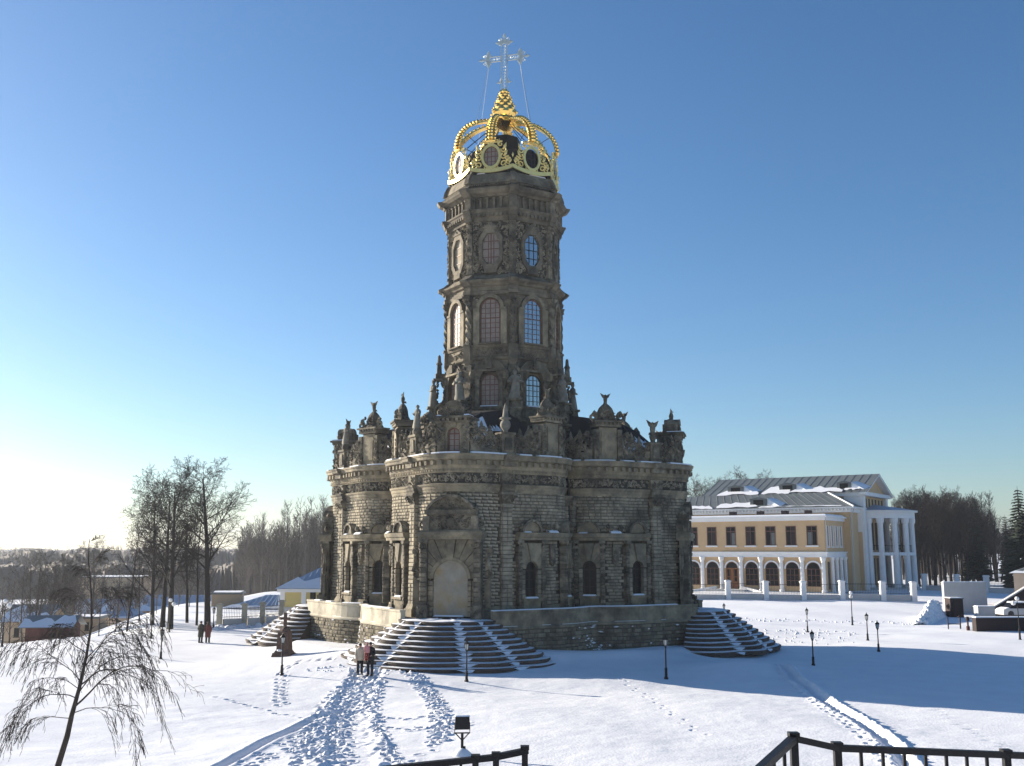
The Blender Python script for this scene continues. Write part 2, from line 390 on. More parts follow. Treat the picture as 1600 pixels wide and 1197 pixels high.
def urn(mb, f, z, k=1.0):
    mb.lathe(f, [(a * k, z + b * k) for a, b in ((.22, 0), (.22, .08), (.1, .14), (.1, .24), (.28, .42), (.3, .56), (.2, .74), (.26, .8), (.12, .86))], 10)

# ---- walls of the four lobes
blocks_left = 300
front_cells = []
stone_src = MB(); stone_src.stone(W0, -.5, .5, -.02, .10, -.5, .5, .05); stone_me = None
for k in (0, 1, 2, 3):
    dz = .006 * (k % 2); vis = k != 2
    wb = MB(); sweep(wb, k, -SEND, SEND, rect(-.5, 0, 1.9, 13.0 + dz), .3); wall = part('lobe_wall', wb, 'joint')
    # base plinth
    pb = MB()
    sweep(pb, k, -SEND, -2.0, [(-.1, 2.5), (.34, 2.5), (.34, 3.0), (.22, 3.12), (.2, 3.34), (-.1, 3.34)]); sweep(pb, k, 2.0, SEND, [(-.1, 2.5), (.34, 2.5), (.34, 3.0), (.22, 3.12), (.2, 3.34), (-.1, 3.34)])
    part('plinth', pb, 'trim', wall)
    # entablature
    eb = MB()
    arch_prof = [(-.2, 10.55), (.12, 10.55), (.14, 10.68), (.18, 10.72), (.2, 10.88), (.27, 10.95), (.30, 11.06), (.1, 11.1), (-.2, 11.1)]
    sweep(eb, k, -SEND, SEND, [(y, z + dz) for y, z in arch_prof]); part('architrave', eb, 'trim', wall)
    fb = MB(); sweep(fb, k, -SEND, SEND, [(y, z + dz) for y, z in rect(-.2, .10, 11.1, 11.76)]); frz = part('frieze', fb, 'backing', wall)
    if vis: fb = MB(); curved_relief(fb, k, -SEND + .1, SEND - .1, 11.2, 11.68, .12, 560, .13); part('frieze_carving', fb, 'relief', wall, kind='stuff')
    cb = MB()
    sweep(cb, k, -SEND, SEND, [(y, z + dz) for y, z in [(-.2, 11.76), (.2, 11.76), (.24, 11.84), (.24, 11.98), (.30, 12.04), (.34, 12.22), (-.2, 12.22)]])
    corn = [(-.6, 12.22), (.36, 12.22), (.36, 12.5), (.60, 12.62), (.62, 12.78), (.68, 12.84), (.70, 12.95), (-.6, 12.99)]
    sweep(cb, k, -SEND, SEND, [(y, z + dz) for y, z in corn])
    cor = part('cornice', cb, 'trim', wall)
    if vis:
        mo = MB(); n = int(2 * SEND / .52)
        for i in range(n):
            f = LF(k, -SEND + .25 + i * (2 * SEND - .5) / (n - 1)); mo.box(f, -.11, .11, .34, .60, 12.26, 12.52)
        for i in range(int(2 * SEND / .26)):
            f = LF(k, -SEND + .1 + i * .26)
            mo.box(f, -.06, .06, .235, .30, 11.85, 11.97)
        part('modillions', mo, 'trim', cor, kind='stuff')
        # snow lying on the ledge, in drifts with gaps
        sb = MB(); s = -SEND
        while s < SEND - .3:
            L = rng.uniform(.6, 2.6); e = min(s + L, SEND - .05); y0 = rng.uniform(.2, .35); hh = rng.uniform(.02, .06)
            sweep(sb, k, s, e, [(-.15, 12.99), (.64, 12.97), (.60, 13.0 + hh), (y0 - .25, 13.06 + hh * 1.3)]); s = e + rng.uniform(.2, 1.3)
        part('ledge_snow', sb, 'snow', wall, kind='stuff')
    if not vis: continue
    # pilasters with capital and base and entablature break
    for sp in (-SP, SP, -SC, SC):
        f = LF(k, sp); w = .36; corner = abs(abs(sp) - SC) < .01
        if corner: w = .30
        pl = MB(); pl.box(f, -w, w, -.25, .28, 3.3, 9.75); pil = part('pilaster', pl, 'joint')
        sh = MB(); z = 3.36
        while z < 9.6:
            hgt = .27
            for x0, x1 in ((-w - .02, -.02), (.02, w + .02)) if int(z * 7) % 2 else ((-w - .02, w + .02),):
                sh.stone(f, x0, x1, .2, .36 + rng.uniform(-.02, .02), z, z + hgt - .03, .04)
            sh.stone((f[0] + f[1] * (-w) , -f[2], f[1] * -1, f[3]), -.25, .02, -.02, .07, z, z + hgt - .03, .03)
            sh.stone((f[0] + f[1] * w, f[2], f[1], f[3]), -.02, .25, -.02, .07, z, z + hgt - .03, .03)
            z += hgt
        part('pilaster_block', sh, 'stone', pil, kind='stuff')
        ca = MB(); ca.box(f, -w, w, -.1, .34, 9.75, 9.85); ca.hexa([fp(f, x, y, z) for x, y, z in ((-w, -.1, 9.85), (w, -.1, 9.85), (w, .34, 9.85), (-w, .34, 9.85), (-w - .2, -.1, 10.4), (w + .2, -.1, 10.4), (w + .2, .55, 10.4), (-w - .2, .55, 10.4))])
        ca.box(f, -w - .24, w + .24, -.1, .6, 10.4, 10.55); relief(ca, f, -w, w, 9.95, 10.35, .45, 16, .11)
        for q in (-1, 1): ca.spiral(f, q * (w + .05), .58, 10.25, .17, 1.2, .06, 0, q)
        part('capital', ca, 'carve', pil)
        ba = MB(); ba.box(f, -w - .2, w + .2, -.1, .55, 2.5, 3.1); ba.box(f, -w - .14, w + .14, -.1, .48, 3.1, 3.25, .05, .05); ba.box(f, -w - .1, w + .1, -.1, .42, 3.25, 3.42, .08, .06)
        part('pilaster_base', ba, 'trim', pil)
        if not corner:
            en = MB(); d = .30; ww = w + .14
            sweep(en, k, sp - ww, sp + ww, [(y + d if y > 0 else y, z + dz) for y, z in arch_prof]); sweep(en, k, sp - ww, sp + ww, [(0, 11.105), (.4, 11.105), (.4, 11.755), (0, 11.755)])
            sweep(en, k, sp - ww, sp + ww, [(y + d if y > 0 else y, z + dz * 1.5 + .003) for y, z in corn[1:-1] + [(.02, 12.96), (.02, 12.22)]])
            relief(en, f, -ww + .08, ww - .08, 11.2, 11.68, .42, 14, .12); part('entablature_break', en, 'carve', pil)
    # windows in pairs
    for sgn in (-1, 1):
        se = MB(); a, b = sorted((sgn * (SW1 - 1.02), sgn * (SW2 + .98)))
        sweep(se, k, a, b, [(0, 7.5), (.46, 7.5), (.48, 7.66), (.56, 7.72), (.62, 7.98), (0, 8.04)])
        ent = part('window_entablature', se, 'trim', wall)
        ss = MB(); sweep(ss, k, a + .4, a + .9, [(.2, 8.03), (.6, 7.985), (.5, 8.06), (.2, 8.1)]); part('entablature_snow', ss, 'snow', ent); ss = MB(); sweep(ss, k, (a + b) / 2 - .4, (a + b) / 2 + .25, [(.1, 8.03), (.6, 7.985), (.45, 8.12), (.1, 8.2)]); part('entablature_snow', ss, 'snow', ent)
        um = MB()
        for q in (.06, .44, .56, .94): f = LF(k, a + (b - a) * q); urn(um, shift(f, 0, .32), 8.03, .62); relief(um, f, -.3, .3, 8.1, 8.5, .25, 8, .13)
        part('urn_ornament', um, 'carve', ent)
        for sw in (SW1, SW2):
            f = LF(k, sgn * sw)
            ty = MB(); ty.prism(f, [(.66 * math.cos(math.pi * i / 12), 8.04 + .70 * math.sin(math.pi * i / 12)) for i in range(13)], .0, .36)
            t = part('tympanum', ty, 'trim', ent); rim = MB(); arch_ring(rim, f, .64, .78, 8.045, 0, .55, 12); rim.build('tympanum_rim', M['carve'], ent)
            wn = window(f, .46, 3.80, 5.66, .06, church, 'darkframe', 'glass', 2, 4, .05)
            voussoirs(f, .48, .74, 5.66, 7.3, 0.0, .42, 7, wn)
            for q in (-1, 1):
                ja = MB(); z = 3.76
                while z < 5.6: ja.stone(f, *sorted((q * .48, q * .74)), .0, .40 + rng.uniform(-.02, .02), z, z + .28, .03); z += .31
                ja.build('jamb_block', M['stone'], wn)
            si = MB(); si.box(f, -.72, .72, 0, .55, 3.62, 3.78); si.box(f, -.66, .66, 0, .42, 2.6, 3.62); si.build('sill', M['trim'], wn)
            sn = MB(); sn.box(f, -.46, .46, .08, .52, 3.782, 3.88, .05, .1); sn.build('sill_snow', M['snow'], wn)
            for q in (-1, 1):
                co = MB(); x = q * .90; z = 3.3
                while z < 6.9: co.stone(f, x - .14, x + .14, 0, .50 + rng.uniform(-.02, .02), z, z + .22, .04); z += .245
                co.box(f, x - .17, x + .17, 0, .55, 6.95, 7.1); co.box(f, x - .2, x + .2, 0, .6, 7.3, 7.5); relief(co, f, x - .15, x + .15, 7.1, 7.35, .5, 6, .1)
                co.box(f, x - .18, x + .18, 0, .56, 2.6, 3.28)
                co.build('window_column', M['carve'], wn)
        f = LF(k, sgn * (SW1 + SW2) / 2); pn = MB()
        if SW2 - SW1 > 1.9:
            pn.prism(f, [(-.2, 6.0), (0, 5.8), (.2, 6.0), (.22, 7.2), (-.22, 7.2)], 0, .3); relief(pn, f, -.15, .15, 5.95, 7.1, .3, 14, .12)
            part('shield_panel', pn, 'carve', wall)
    # portal on the axis
    f = shift(LF(k, 0), 0, -.35); po = MB(); po.prism(f, arch_poly(1.12, 2.75, 5.08, 16), -.1, .38)
    portal = part('portal', po, 'infill' if k == 0 else 'door')
    voussoirs(f, 1.14, 1.50, 5.08, 7.5, 0, .42, 11, portal)
    arr = MB(); arch_ring(arr, f, 1.12, 1.34, 5.08, .3, .54, 15)
    for q in (-1, 1):
        z = 2.75
        while z < 4.95: arr.stone(f, *sorted((q * 1.13, q * 1.36)), 0, .5, z, z + .29, .03); arr.stone(f, *sorted((q * 1.36, q * 1.5)), 0, .4, z, z + .29, .03); z += .32
    arr.build('portal_arch', M['trim'], portal)
    for q in (-1, 1):
        pc = MB(); x = q * 1.76; z = 3.7
        while z < 6.9: pc.stone(f, x - .22, x + .22, 0, .66 + rng.uniform(-.02, .02), z, z + .27, .05); z += .30
        pc.box(f, x - .24, x + .24, 0, .6, 3.5, 7.5); pc.box(f, x - .34, x + .34, 0, .85, 2.5, 3.45); pc.box(f, x - .28, x + .28, 0, .78, 3.45, 3.62, .04, .05)
        relief(pc, f, x - .22, x + .22, 7.0, 7.4, .66, 14, .13); relief(pc, f, x - .26, x + .26, 2.7, 3.4, .85, 8, .13); pc.box(f, x - .32, x + .32, 0, .8, 7.36, 7.52); pc.build('portal_column', M['carve'], portal)
        vo = MB(); x = q * 2.35
        vo.box(f, x - .2, x + .2, .02, .22, 3.3, 5.0); vo.spiral(f, x + q * .02, .2, 5.35, .3, 1.4, .10, -q * 1.5, q); vo.spiral(f, x + q * .12, .2, 6.75, .26, 1.4, .09, q * 1.6, -q)
        vo.tube([fp(f, x + q * .25, .2, 5.5), fp(f, x + q * .02, .22, 6.1), fp(f, x - q * .05, .2, 6.7)], .1, 5); vo.box(f, x - .16, x + .1, .02, .16, 5.2, 6.9); vo.build('side_volute', M['carve'], portal)
    pe = MB(); pe.box(f, -2.08, 2.08, -.2, .76, 7.52, 7.72); pe.box(f, -2.16, 2.16, -.2, .86, 7.72, 8.0); pe.box(f, -2.1, 2.1, -.2, .8, 8.0, 8.1, .05, .05)
    pe.build('portal_entablature', M['trim'], portal)
    at_ = MB(); at_.box(f, -1.62, 1.62, -.2, .5, 8.1, 9.1); relief(at_, f, -1.5, 1.5, 8.2, 9.0, .5, 70, .15)
    for q in (-1, 1): at_.box(f, q * 1.6 - .22, q * 1.6 + .22, -.2, .66, 8.1, 9.0); at_.spiral(f, q * 1.95, .3, 8.5, .32, 1.3, .11, 1.5, q)
    at_.lathe((fp(f, 0, .5, 8.6), f[1], f[3], f[2]), [(.3, 0), (.28, .08), (.1, .12)], 12)
    at_.build('portal_attic', M['carve'], portal)
    sg = MB(); rad = 1.75; cz = 8.45; seg = [(rad * math.sin(a), cz + rad * math.cos(a)) for a in [(-1.0 + 2.0 * i / 14) for i in range(15)]]
    zb = seg[0][1]; sg.box(f, -1.7, 1.7, -.2, .7, 9.1, zb)
    sg.prism(f, seg, -.2, .45)
    for i in range(14):
        (xa, za), (xb, zb2) = seg[i], seg[i + 1]; g = 1.09
        sg.prism(f, [(xa, za), (xb, zb2), (xb * g, cz + (zb2 - cz) * g), (xa * g, cz + (za - cz) * g)], -.2, .78)
    relief(sg, f, -.9, .9, 9.5, 9.95, .45, 26, .13); sg.box(f, -.6, .6, -.1, .6, 10.2, 10.32); sg.blob(f, 0, .2, 10.5, .28, .3, .38); sg.box(f, -.4, .4, 0, .5, 10.1, 10.2)
    for q in (-1, 1): sg.spiral(f, q * .5, .3, 10.35, .2, 1.2, .08, 1.5, q); sg.blob(f, q * 1.62, .3, 9.45, .2, .25, .25)
    sg.build('portal_pediment', M['carve'], portal)
    if k == 0:
        ts = MB(); ts.box(f, -1.1, .9, .05, .6, 2.75, 2.84, .1, .12); ts.build('threshold_snow', M['snow'], portal)
    # rusticated blocks
    def blocked(s, z):
        a = abs(s)
        if a < 1.5 and z < 8.15: return True
        if a < 1.45 and z < 9.2: return True
        if a < 1.65 and z < 9.2 + .9 * math.sqrt(max(0, 1 - (s / 1.7) ** 2)): return True
        if a < .5 and z < 10.7: return True
        if abs(a - SP) < .42: return True
        if abs(a - SC) < .36: return True
        if (abs(a - SW1) < 1.04 or abs(a - SW2) < 1.04) and z < 8.0: return True
        if a > SW1 - 1.1 and a < SW2 + 1.1 and 7.45 < z < 8.0: return True
        return False
    cells = []; z = 3.36; row = 0
    while z < 10.5:
        hgt = .215; s = -SEND + (.22 if row % 2 else 0)
        while s < SEND - .2:
            L = rng.uniform(.36, .50); m = s + L / 2
            if not blocked(m, z + hgt / 2): cells.append((m, L - .035, z + hgt / 2, hgt - .035))
            s += L
        z += hgt; row += 1
    if k == 0:
        cells.sort(key=lambda c: abs(c[0] - .5)); own, cells = cells[:300], cells[300:]
        stone_me = stone_src.mesh('stone_block', M['stone'])
        for m_, L, zc, hg in own:
            f = LF(k, m_); o = bpy.data.objects.new('stone_block', stone_me); COL.objects.link(o); o.parent = wall
            mm = Matrix(((f[1].x, f[2].x, 0, f[0].x), (f[1].y, f[2].y, 0, f[0].y), (0, 0, 1, zc), (0, 0, 0, 1)))
            o.matrix_local = mm @ Matrix.Diagonal((L, rng.uniform(.75, 1.15), hg, 1))
    bb = MB()
    for m_, L, zc, hg in cells:
        f = LF(k, m_); bb.stone(f, -L / 2, L / 2, -.02, .10 + rng.uniform(-.02, .015), zc - hg / 2, zc + hg / 2, .04)
    part('stone_blocks', bb, 'stone', wall, kind='stuff')
# downpipes in the inner corners
for k in range(4):
    a = R(45 + 90 * k); c = Vector((8.75 * math.cos(a), 8.75 * math.sin(a), 0)); o_ = Vector((math.cos(a), math.sin(a), 0))
    mb = MB(); mb.tube([c - o_ * .5 + Vector((0, 0, 12.2)), c + Vector((0, 0, 11.4)), c + Vector((0, 0, 8.3))], .09, 6); dp = part('downpipe', mb, 'iron')
    mb = MB(); mb.tube([c + Vector((0, 0, 8.3)), c + Vector((0, 0, 2.7))], .085, 6); mb.build('downpipe_section', M['concrete'], dp)
# ---- parapet: kiosks, gables, pedestals and scroll work
def scroll(k, s0, s1, h0, h1):
    """pierced scroll-work cresting from height h0 at s0 to h1 at s1"""
    mb = MB(); n = 9
    for i in range(n):
        t = i / (n - 1); s = s0 + (s1 - s0) * t; f = LF(k, s); hh = h0 + (h1 - h0) * t ** .8; w = abs(s1 - s0) / n * .62
        hh *= 1 + .16 * math.sin(i * 2.4)
        mb.box(f, -w, w, .02 - .12, .14, 12.98, 13.0 + hh * .42)
        mb.spiral(f, 0, .02, 13.0 + hh * .62, hh * .30 + .06, 1.25, .09, rng.uniform(0, 6), rng.choice((-1, 1)), 10)
        if i % 2: mb.spiral(f, rng.uniform(-.1, .1), .1, 13.0 + hh * .98, .20, 1.3, .09, rng.uniform(0, 6), rng.choice((-1, 1)), 9)
        for _ in range(6): mb.blob(f, rng.uniform(-w, w), rng.uniform(.0, .2), 13.0 + hh * rng.uniform(.1, .85), .2, .1, .09, rng.uniform(0, 6))
    f0 = LF(k, s0); mb.tube([fp(LF(k, s0 + (s1 - s0) * t), 0, 0, 13.0 + (h0 + (h1 - h0) * t ** .7) * (1 + .13 * math.sin(t * 17))) for t in [i / 18 for i in range(19)]], .10, 5)
    o = part('parapet_scroll', mb, 'carve')
    for t in (.36, .72):
        fi_ = MB(); f = LF(k, s0 + (s1 - s0) * t); zz = 12.98 + (h0 + (h1 - h0) * t ** .7) * .8; fi_.lathe(shift(f, 0, -.05, zz), [(.16, 0), (.2, .12), (.09, .2), (.2, .38), (.22, .5), (.1, .68), (.13, .74), (.02, 1.0)], 8); fi_.build('finial', M['carve'], o)
    return o
def gable(k, s):
    f = shift(LF(k, s), 0, -.25); mb = MB()
    mb.box(f, -.66, .66, -1.0, .2, 12.97, 15.35); mb.box(f, -.5, .5, .2, .26, 13.4, 15.1)
    o = part('gable', mb, 'trim')
    c = MB()
    for q in (-1, 1):
        c.box(f, q * .86 - .17, q * .86 + .17, -.6, .3, 12.98, 15.2); relief(c, f, q * .86 - .17, q * .86 + .17, 13.2, 15.0, .3, 26, .14)
        c.spiral(f, q * 1.2, .05, 13.4, .36, 1.3, .12, 1.5, q); c.spiral(f, q * 1.05, .05, 16.1, .34, 1.2, .14, 1.5, q); c.blob(f, q * .95, .1, 16.3, .22, .15, .28)
        c.tube([fp(f, q * 1.5, .05, 13.5), fp(f, q * 1.15, .05, 14.0), fp(f, q * 1.1, .05, 14.8)], [.14, .12, .09], 5)
    c.box(f, -.95, .95, -.9, .36, 15.4, 15.55)
    for i in range(6): x = -.75 + 1.5 * i / 5; c.box(f, x - .09, x + .09, .1, .42, 15.55, 15.7)
    c.box(f, -1.0, 1.0, -.9, .30, 15.55, 15.69); c.box(f, -1.05, 1.05, -.95, .5, 15.7, 15.82)
    c.build('gable_carving', M['carve'], o)
    d = MB(); d.lathe(shift(f, 0, -.25, 15.82), [(.92, 0), (.9, .12), (.72, .3), (.66, .5), (.62, .7), (.5, .95), (.3, 1.15), (.12, 1.28), (.12, 1.4)], 12, 1, .6); relief(d, f, -.5, .5, 15.95, 16.6, .22, 24, .13)
    d.build('gable_dome', M['carve'], o)
    e = eagle(shift(f, 0, -.25, 17.15), 'eagle', .75, o)
    return o
def pedestal(k, s, top):
    f = shift(LF(k, s), 0, .05); mb = MB()
    mb.box(f, -.55, .55, -.4, .4, 12.98, 13.12); mb.box(f, -.45, .45, -.32, .32, 13.12, 14.3); mb.box(f, -.56, .56, -.42, .42, 14.3, 14.45); mb.prism(f, [(-.3, 13.3), (.3, 13.3), (.22, 14.1), (-.22, 14.1)], .32, .4)
    for q in (-1, 1): mb.spiral(f, q * .62, .1, 13.55, .26, 1.3, .1, 1.5, q); mb.spiral(f, q * .55, .1, 14.1, .18, 1.3, .08, 1.5, -q)
    o = part('parapet_pedestal', mb, 'carve')
    u = MB()
    if top == 'urn':
        u.lathe(shift(f, 0, 0, 14.45), [(.22, 0), (.14, .12), (.30, .32), (.36, .52), (.30, .74), (.16, .86), (.40, .92), (.36, 1.0), (.2, 1.05), (.15, 1.5), (.03, 1.95)], 10); u.build('urn', M['statue'], o, True)
    elif top == 'eagle':
        u.lathe(shift(f, 0, 0, 14.45), [(.3, 0), (.16, .1), (.24, .35), (.26, .5), (.14, .66)], 10); u.build('baluster', M['carve'], o); eagle(shift(f, 0, 0, 15.1), 'eagle', 1.05, o)
    elif top == 'figure':
        u.lathe(shift(f, 0, 0, 14.45), [(.3, 0), (.34, .25), (.2, .5)], 10); u.build('baluster', M['carve'], o)
        s_ = statue(shift(f, 0, 0, 14.9), 1.6, o, 5)
    return o
def kiosk(k):
    f = shift(LF(k, 0), 0, -.55); mb = MB()
    for q in (-1, 1): mb.box(f, q * .82 - .26, q * .82 + .26, -1.3, .36, 12.97, 15.0); relief(mb, f, q * .82 - .22, q * .82 + .22, 13.1, 14.9, .36, 24, .13)
    mb.box(f, -.6, .6, -1.3, .0, 12.97, 14.98); 
    o = part('attic_kiosk', mb, 'carve')
    w = window(f, .40, 13.15, 14.3, .03, church, 'frame', 'curtained', 2, 4, .04); voussoirs(f, .42, .57, 14.3, 15.0, 0, .26, 5, w)
    j = MB()
    for q in (-1, 1): j.box(f, *sorted((q * .42, q * .57)), 0, .24, 12.98, 14.3)
    j.build('jamb', M['trim'], w)
    c = MB(); c.box(f, -1.15, 1.15, -1.4, .46, 15.0, 15.12)
    for i in range(7): x = -.9 + 1.8 * i / 6; c.box(f, x - .1, x + .1, .1, .62, 15.12, 15.28)
    c.box(f, -1.15, 1.15, -1.4, .42, 15.12, 15.27); c.box(f, -1.25, 1.25, -1.5, .7, 15.28, 15.42)
    c.box(f, -.72, .72, -.9, .3, 15.42, 16.05); relief(c, f, -.6, .6, 15.5, 16.0, .3, 20, .14)
    c.prism(f, [(.6 * math.cos(math.pi * i / 10), 16.05 + .42 * math.sin(math.pi * i / 10)) for i in range(11)], -.8, .36)
    for q in (-1, 1): c.spiral(f, q * .95, .1, 15.75, .3, 1.3, .12, 1.5, q)
    c.build('kiosk_cornice', M['carve'], o)
    if k: eagle(shift(f, 0, -.3, 16.4), 'eagle', .9, o)
    sn = MB(); sn.box(f, -1.1, -.75, -.6, .6, 15.42, 15.5, .05, .05); sn.box(f, .75, 1.15, -.6, .6, 15.42, 15.52, .05, .05); sn.build('kiosk_snow', M['snow'], o)
for k in (0, 1, 3, 2):
    kiosk(k)
    for q in (-1, 1):
        gable(k, q * (SG + .1)); pedestal(k, q * SP, {0: 'urn' if q > 0 else 'figure', 1: 'eagle', 3: 'eagle' if q < 0 else 'figure', 2: 'eagle'}[k])
        scroll(k, q * 1.3, q * (SP - .65), 1.9, 1.0); scroll(k, q * (SG - 1.2), q * (SP + .65), 1.9, .9); scroll(k, q * (SG + 1.4), q * (SEND - .3), 1.9, 1.3)
# corner piers between the lobes
for k in range(4):
    a = R(45 + 90 * k); f = (Vector((6.5 * math.cos(a), 6.5 * math.sin(a), 0)) * 1.2, Vector((-math.sin(a), math.cos(a), 0)), Vector((math.cos(a), math.sin(a), 0)), Vector((0, 0, 1)))
    mb = MB(); f = shift(f, 0, -.9); mb.box(f, -.9, .9, -1.2, .3, 12.9, 15.3); mb.box(f, -1.1, 1.1, -1.3, .5, 15.3, 15.5); mb.box(f, -1.2, 1.2, -1.4, .6, 15.62, 15.8); mb.box(f, -1.0, 1.0, -1.3, .4, 15.5, 15.62)
    relief(mb, f, -.8, .8, 13.2, 15.2, .3, 40, .15); mb.lathe(shift(f, 0, -.4, 15.8), [(.8, 0), (.85, .2), (.6, .5), (.65, .7), (.4, 1.0), (.15, 1.2)], 10); relief(mb, f, -1, 1, 15.9, 16.6, .2, 40, .2)
    for q in (-1, 1): mb.spiral(f, q * .9, .2, 16.2, .35, 1.3, .13, 1.5, q)
    part('corner_pier', mb, 'carve')
# ---- roofs of the lobes (facets hipped at the pilasters)
for k in range(4):
    c, sn_ = [(1, 0), (0, 1), (-1, 0), (0, -1)][k]; T = lambda u, v, z: Vector((u * c - v * sn_, u * sn_ + v * c, z))
    def rim(s): f = LF(0, s); p = fp(f, 0, -.75, 13.25); return p.x, p.y
    mb = MB(); ss = [-SEND, -(SP + SEND) / 2, -SP, -SP / 2, 0, SP / 2, SP, (SP + SEND) / 2, SEND]
    low = [(*rim(s), 13.25) for s in ss]
    top = [(4.4, -1.8, 16.9), (6.5, -1.2, 16.7), (9.2, -.7, 16.2), (10.2, -.3, 15.7), (10.6, 0, 15.4), (10.2, .3, 15.7), (9.2, .7, 16.2), (6.5, 1.2, 16.7), (4.4, 1.8, 16.9)]
    n = 9; vs = [T(*p) for p in low] + [T(*p) for p in top]; fs = [(i, i + 1, n + i + 1, n + i) for i in range(8)]
    fs += [(n + i, n + i + 1, n + 7 - i, n + 8 - i) for i in range(4)]
    fs += [(0, n, 2 * n - 1, n - 1)]
    mb.add(vs, fs)
    for i in (2, 6): mb.tube([T(*low[i]), T(*top[i])], .09, 4)
    rf = part('lobe_roof', mb, 'roof')
    def facet(i, t0, t1, u0, u1, jit=.06):
        """snow sheet on facet i between up-slope fractions t and along fractions u, with a ragged edge"""
        A, B, C_, D_ = Vector(vs[i]), Vector(vs[i + 1]), Vector(vs[n + i + 1]), Vector(vs[n + i]); nn = (B - A).cross(D_ - A).normalized()
        if nn.z < 0: nn = -nn
        m = MB(); pv = []; ni, nj = 10, 6
        for a in range(ni + 1):
            for b in range(nj + 1):
                uu = u0 + (u1 - u0) * a / ni; hi = t1 + jit * math.sin(a * 1.9 + i) + rng.uniform(-jit, jit)
                tt = t0 + (hi - t0) * b / nj; q = (A + (B - A) * uu) * (1 - tt) + (D_ + (C_ - D_) * uu) * tt
                pv.append(q + nn * (.03 if b == nj or a in (0, ni) else .09))
        m.add(pv, [(a * (nj + 1) + b, (a + 1) * (nj + 1) + b, (a + 1) * (nj + 1) + b + 1, a * (nj + 1) + b + 1) for a in range(ni) for b in range(nj)])
        m.build('roof_snow', M['snow'], rf, True)
    if k == 0: facet(4, .02, .9, .1, .97, .02); facet(5, .02, .9, .02, .94, .02); facet(6, .5, .6, .05, .4)
    if k == 1: facet(1, .1, .55, .1, .95); facet(2, .05, .6, .1, .95); facet(3, .05, .4, .1, .95)
    if k == 3: facet(6, .1, .4, .05, .95); facet(7, .1, .5, .05, .95)
# ---- terrace with rubble base and parapet
ter = []
for k in range(4):
    for s in np.linspace(-SEND, SEND, 61):
        f = LF(0, s); p = fp(f, 0, 2.0, 0)
        if abs(p.y) <= p.x + 1e-6:
            c, sn_ = [(1, 0), (0, 1), (-1, 0), (0, -1)][k]; ter.append((p.x * c - p.y * sn_, p.x * sn_ + p.y * c, k, s))
mb = MB(); mb.slab(W0, [(x * .985, y * .985) for x, y, _, _ in ter], 2.3, 2.6)
terr = part('terrace', mb, 'step')
def along(prof, pts, mb):
    """closed profile (out,z) carried along the terrace outline points"""
    n = len(pts); m = len(prof); vs = []
    for i, (x, y) in enumerate(pts):
        a = Vector((*pts[max(i - 1, 0)], 0)); b = Vector((*pts[min(i + 1, n - 1)], 0)); t = (b - a).normalized(); o = Vector((t.y, -t.x, 0))
        vs += [Vector((x, y, 0)) + o * q + Vector((0, 0, z)) for q, z in prof]
    fs = [(i * m + j, (i + 1) * m + j, (i + 1) * m + (j + 1) % m, i * m + (j + 1) % m) for i in range(n - 1) for j in range(m)]
    fs += [tuple(range(m)), tuple((n - 1) * m + j for j in range(m - 1, -1, -1))]
    mb.add(vs, fs)
tp = [(x, y) for x, y, _, _ in ter]; loop = tp + tp[:1]
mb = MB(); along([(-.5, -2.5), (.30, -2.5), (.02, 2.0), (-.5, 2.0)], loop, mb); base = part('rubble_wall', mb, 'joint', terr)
runs = []; cur = []
OPEN = 1.75
for x, y, k, s in ter + ter[:40]:
    if abs(s) < OPEN:
        if len(cur) > 2: runs.append(cur)
        cur = []
    else: cur.append((x, y))
runs = runs[:5]
runs[0] = []
for r_ in runs:
    if len(r_) < 3: continue
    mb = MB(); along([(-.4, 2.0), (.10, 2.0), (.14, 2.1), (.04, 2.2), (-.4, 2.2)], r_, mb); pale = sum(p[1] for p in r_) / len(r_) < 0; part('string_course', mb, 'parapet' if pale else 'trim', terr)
    
    for i0 in range(1, len(r_) - 5, 4):
        if rng.random() < (.35 if pale else .7): mb = MB(); along([(0, 2.19), (.12, 2.11), (.06, 2.15), (0, 2.22)], r_[i0:i0 + rng.randint(2, 5)], mb); part('course_snow', mb, 'snow', terr)
    i = 0
    while i < len(r_) - 1:
        j = min(i + 3, len(r_) - 1); q = r_[i:j + 1]
        if len(q) > 1:
            a, b = Vector(q[0]), Vector(q[-1]); q = [tuple(a + (Vector(q[1]) - a) * .02)] + q[1:-1] + [tuple(b + (Vector(q[-2]) - b) * .02)]
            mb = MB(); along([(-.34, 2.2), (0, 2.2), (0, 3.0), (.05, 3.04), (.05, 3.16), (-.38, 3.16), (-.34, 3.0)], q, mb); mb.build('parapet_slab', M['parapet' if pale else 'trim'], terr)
            if rng.random() < .75:
                mb = MB(); along([(-.33, 3.16), (0, 3.16), (-.05, 3.21), (-.28, 3.22)], q, mb); mb.build('parapet_snow', M['snow'], terr)
        i = j
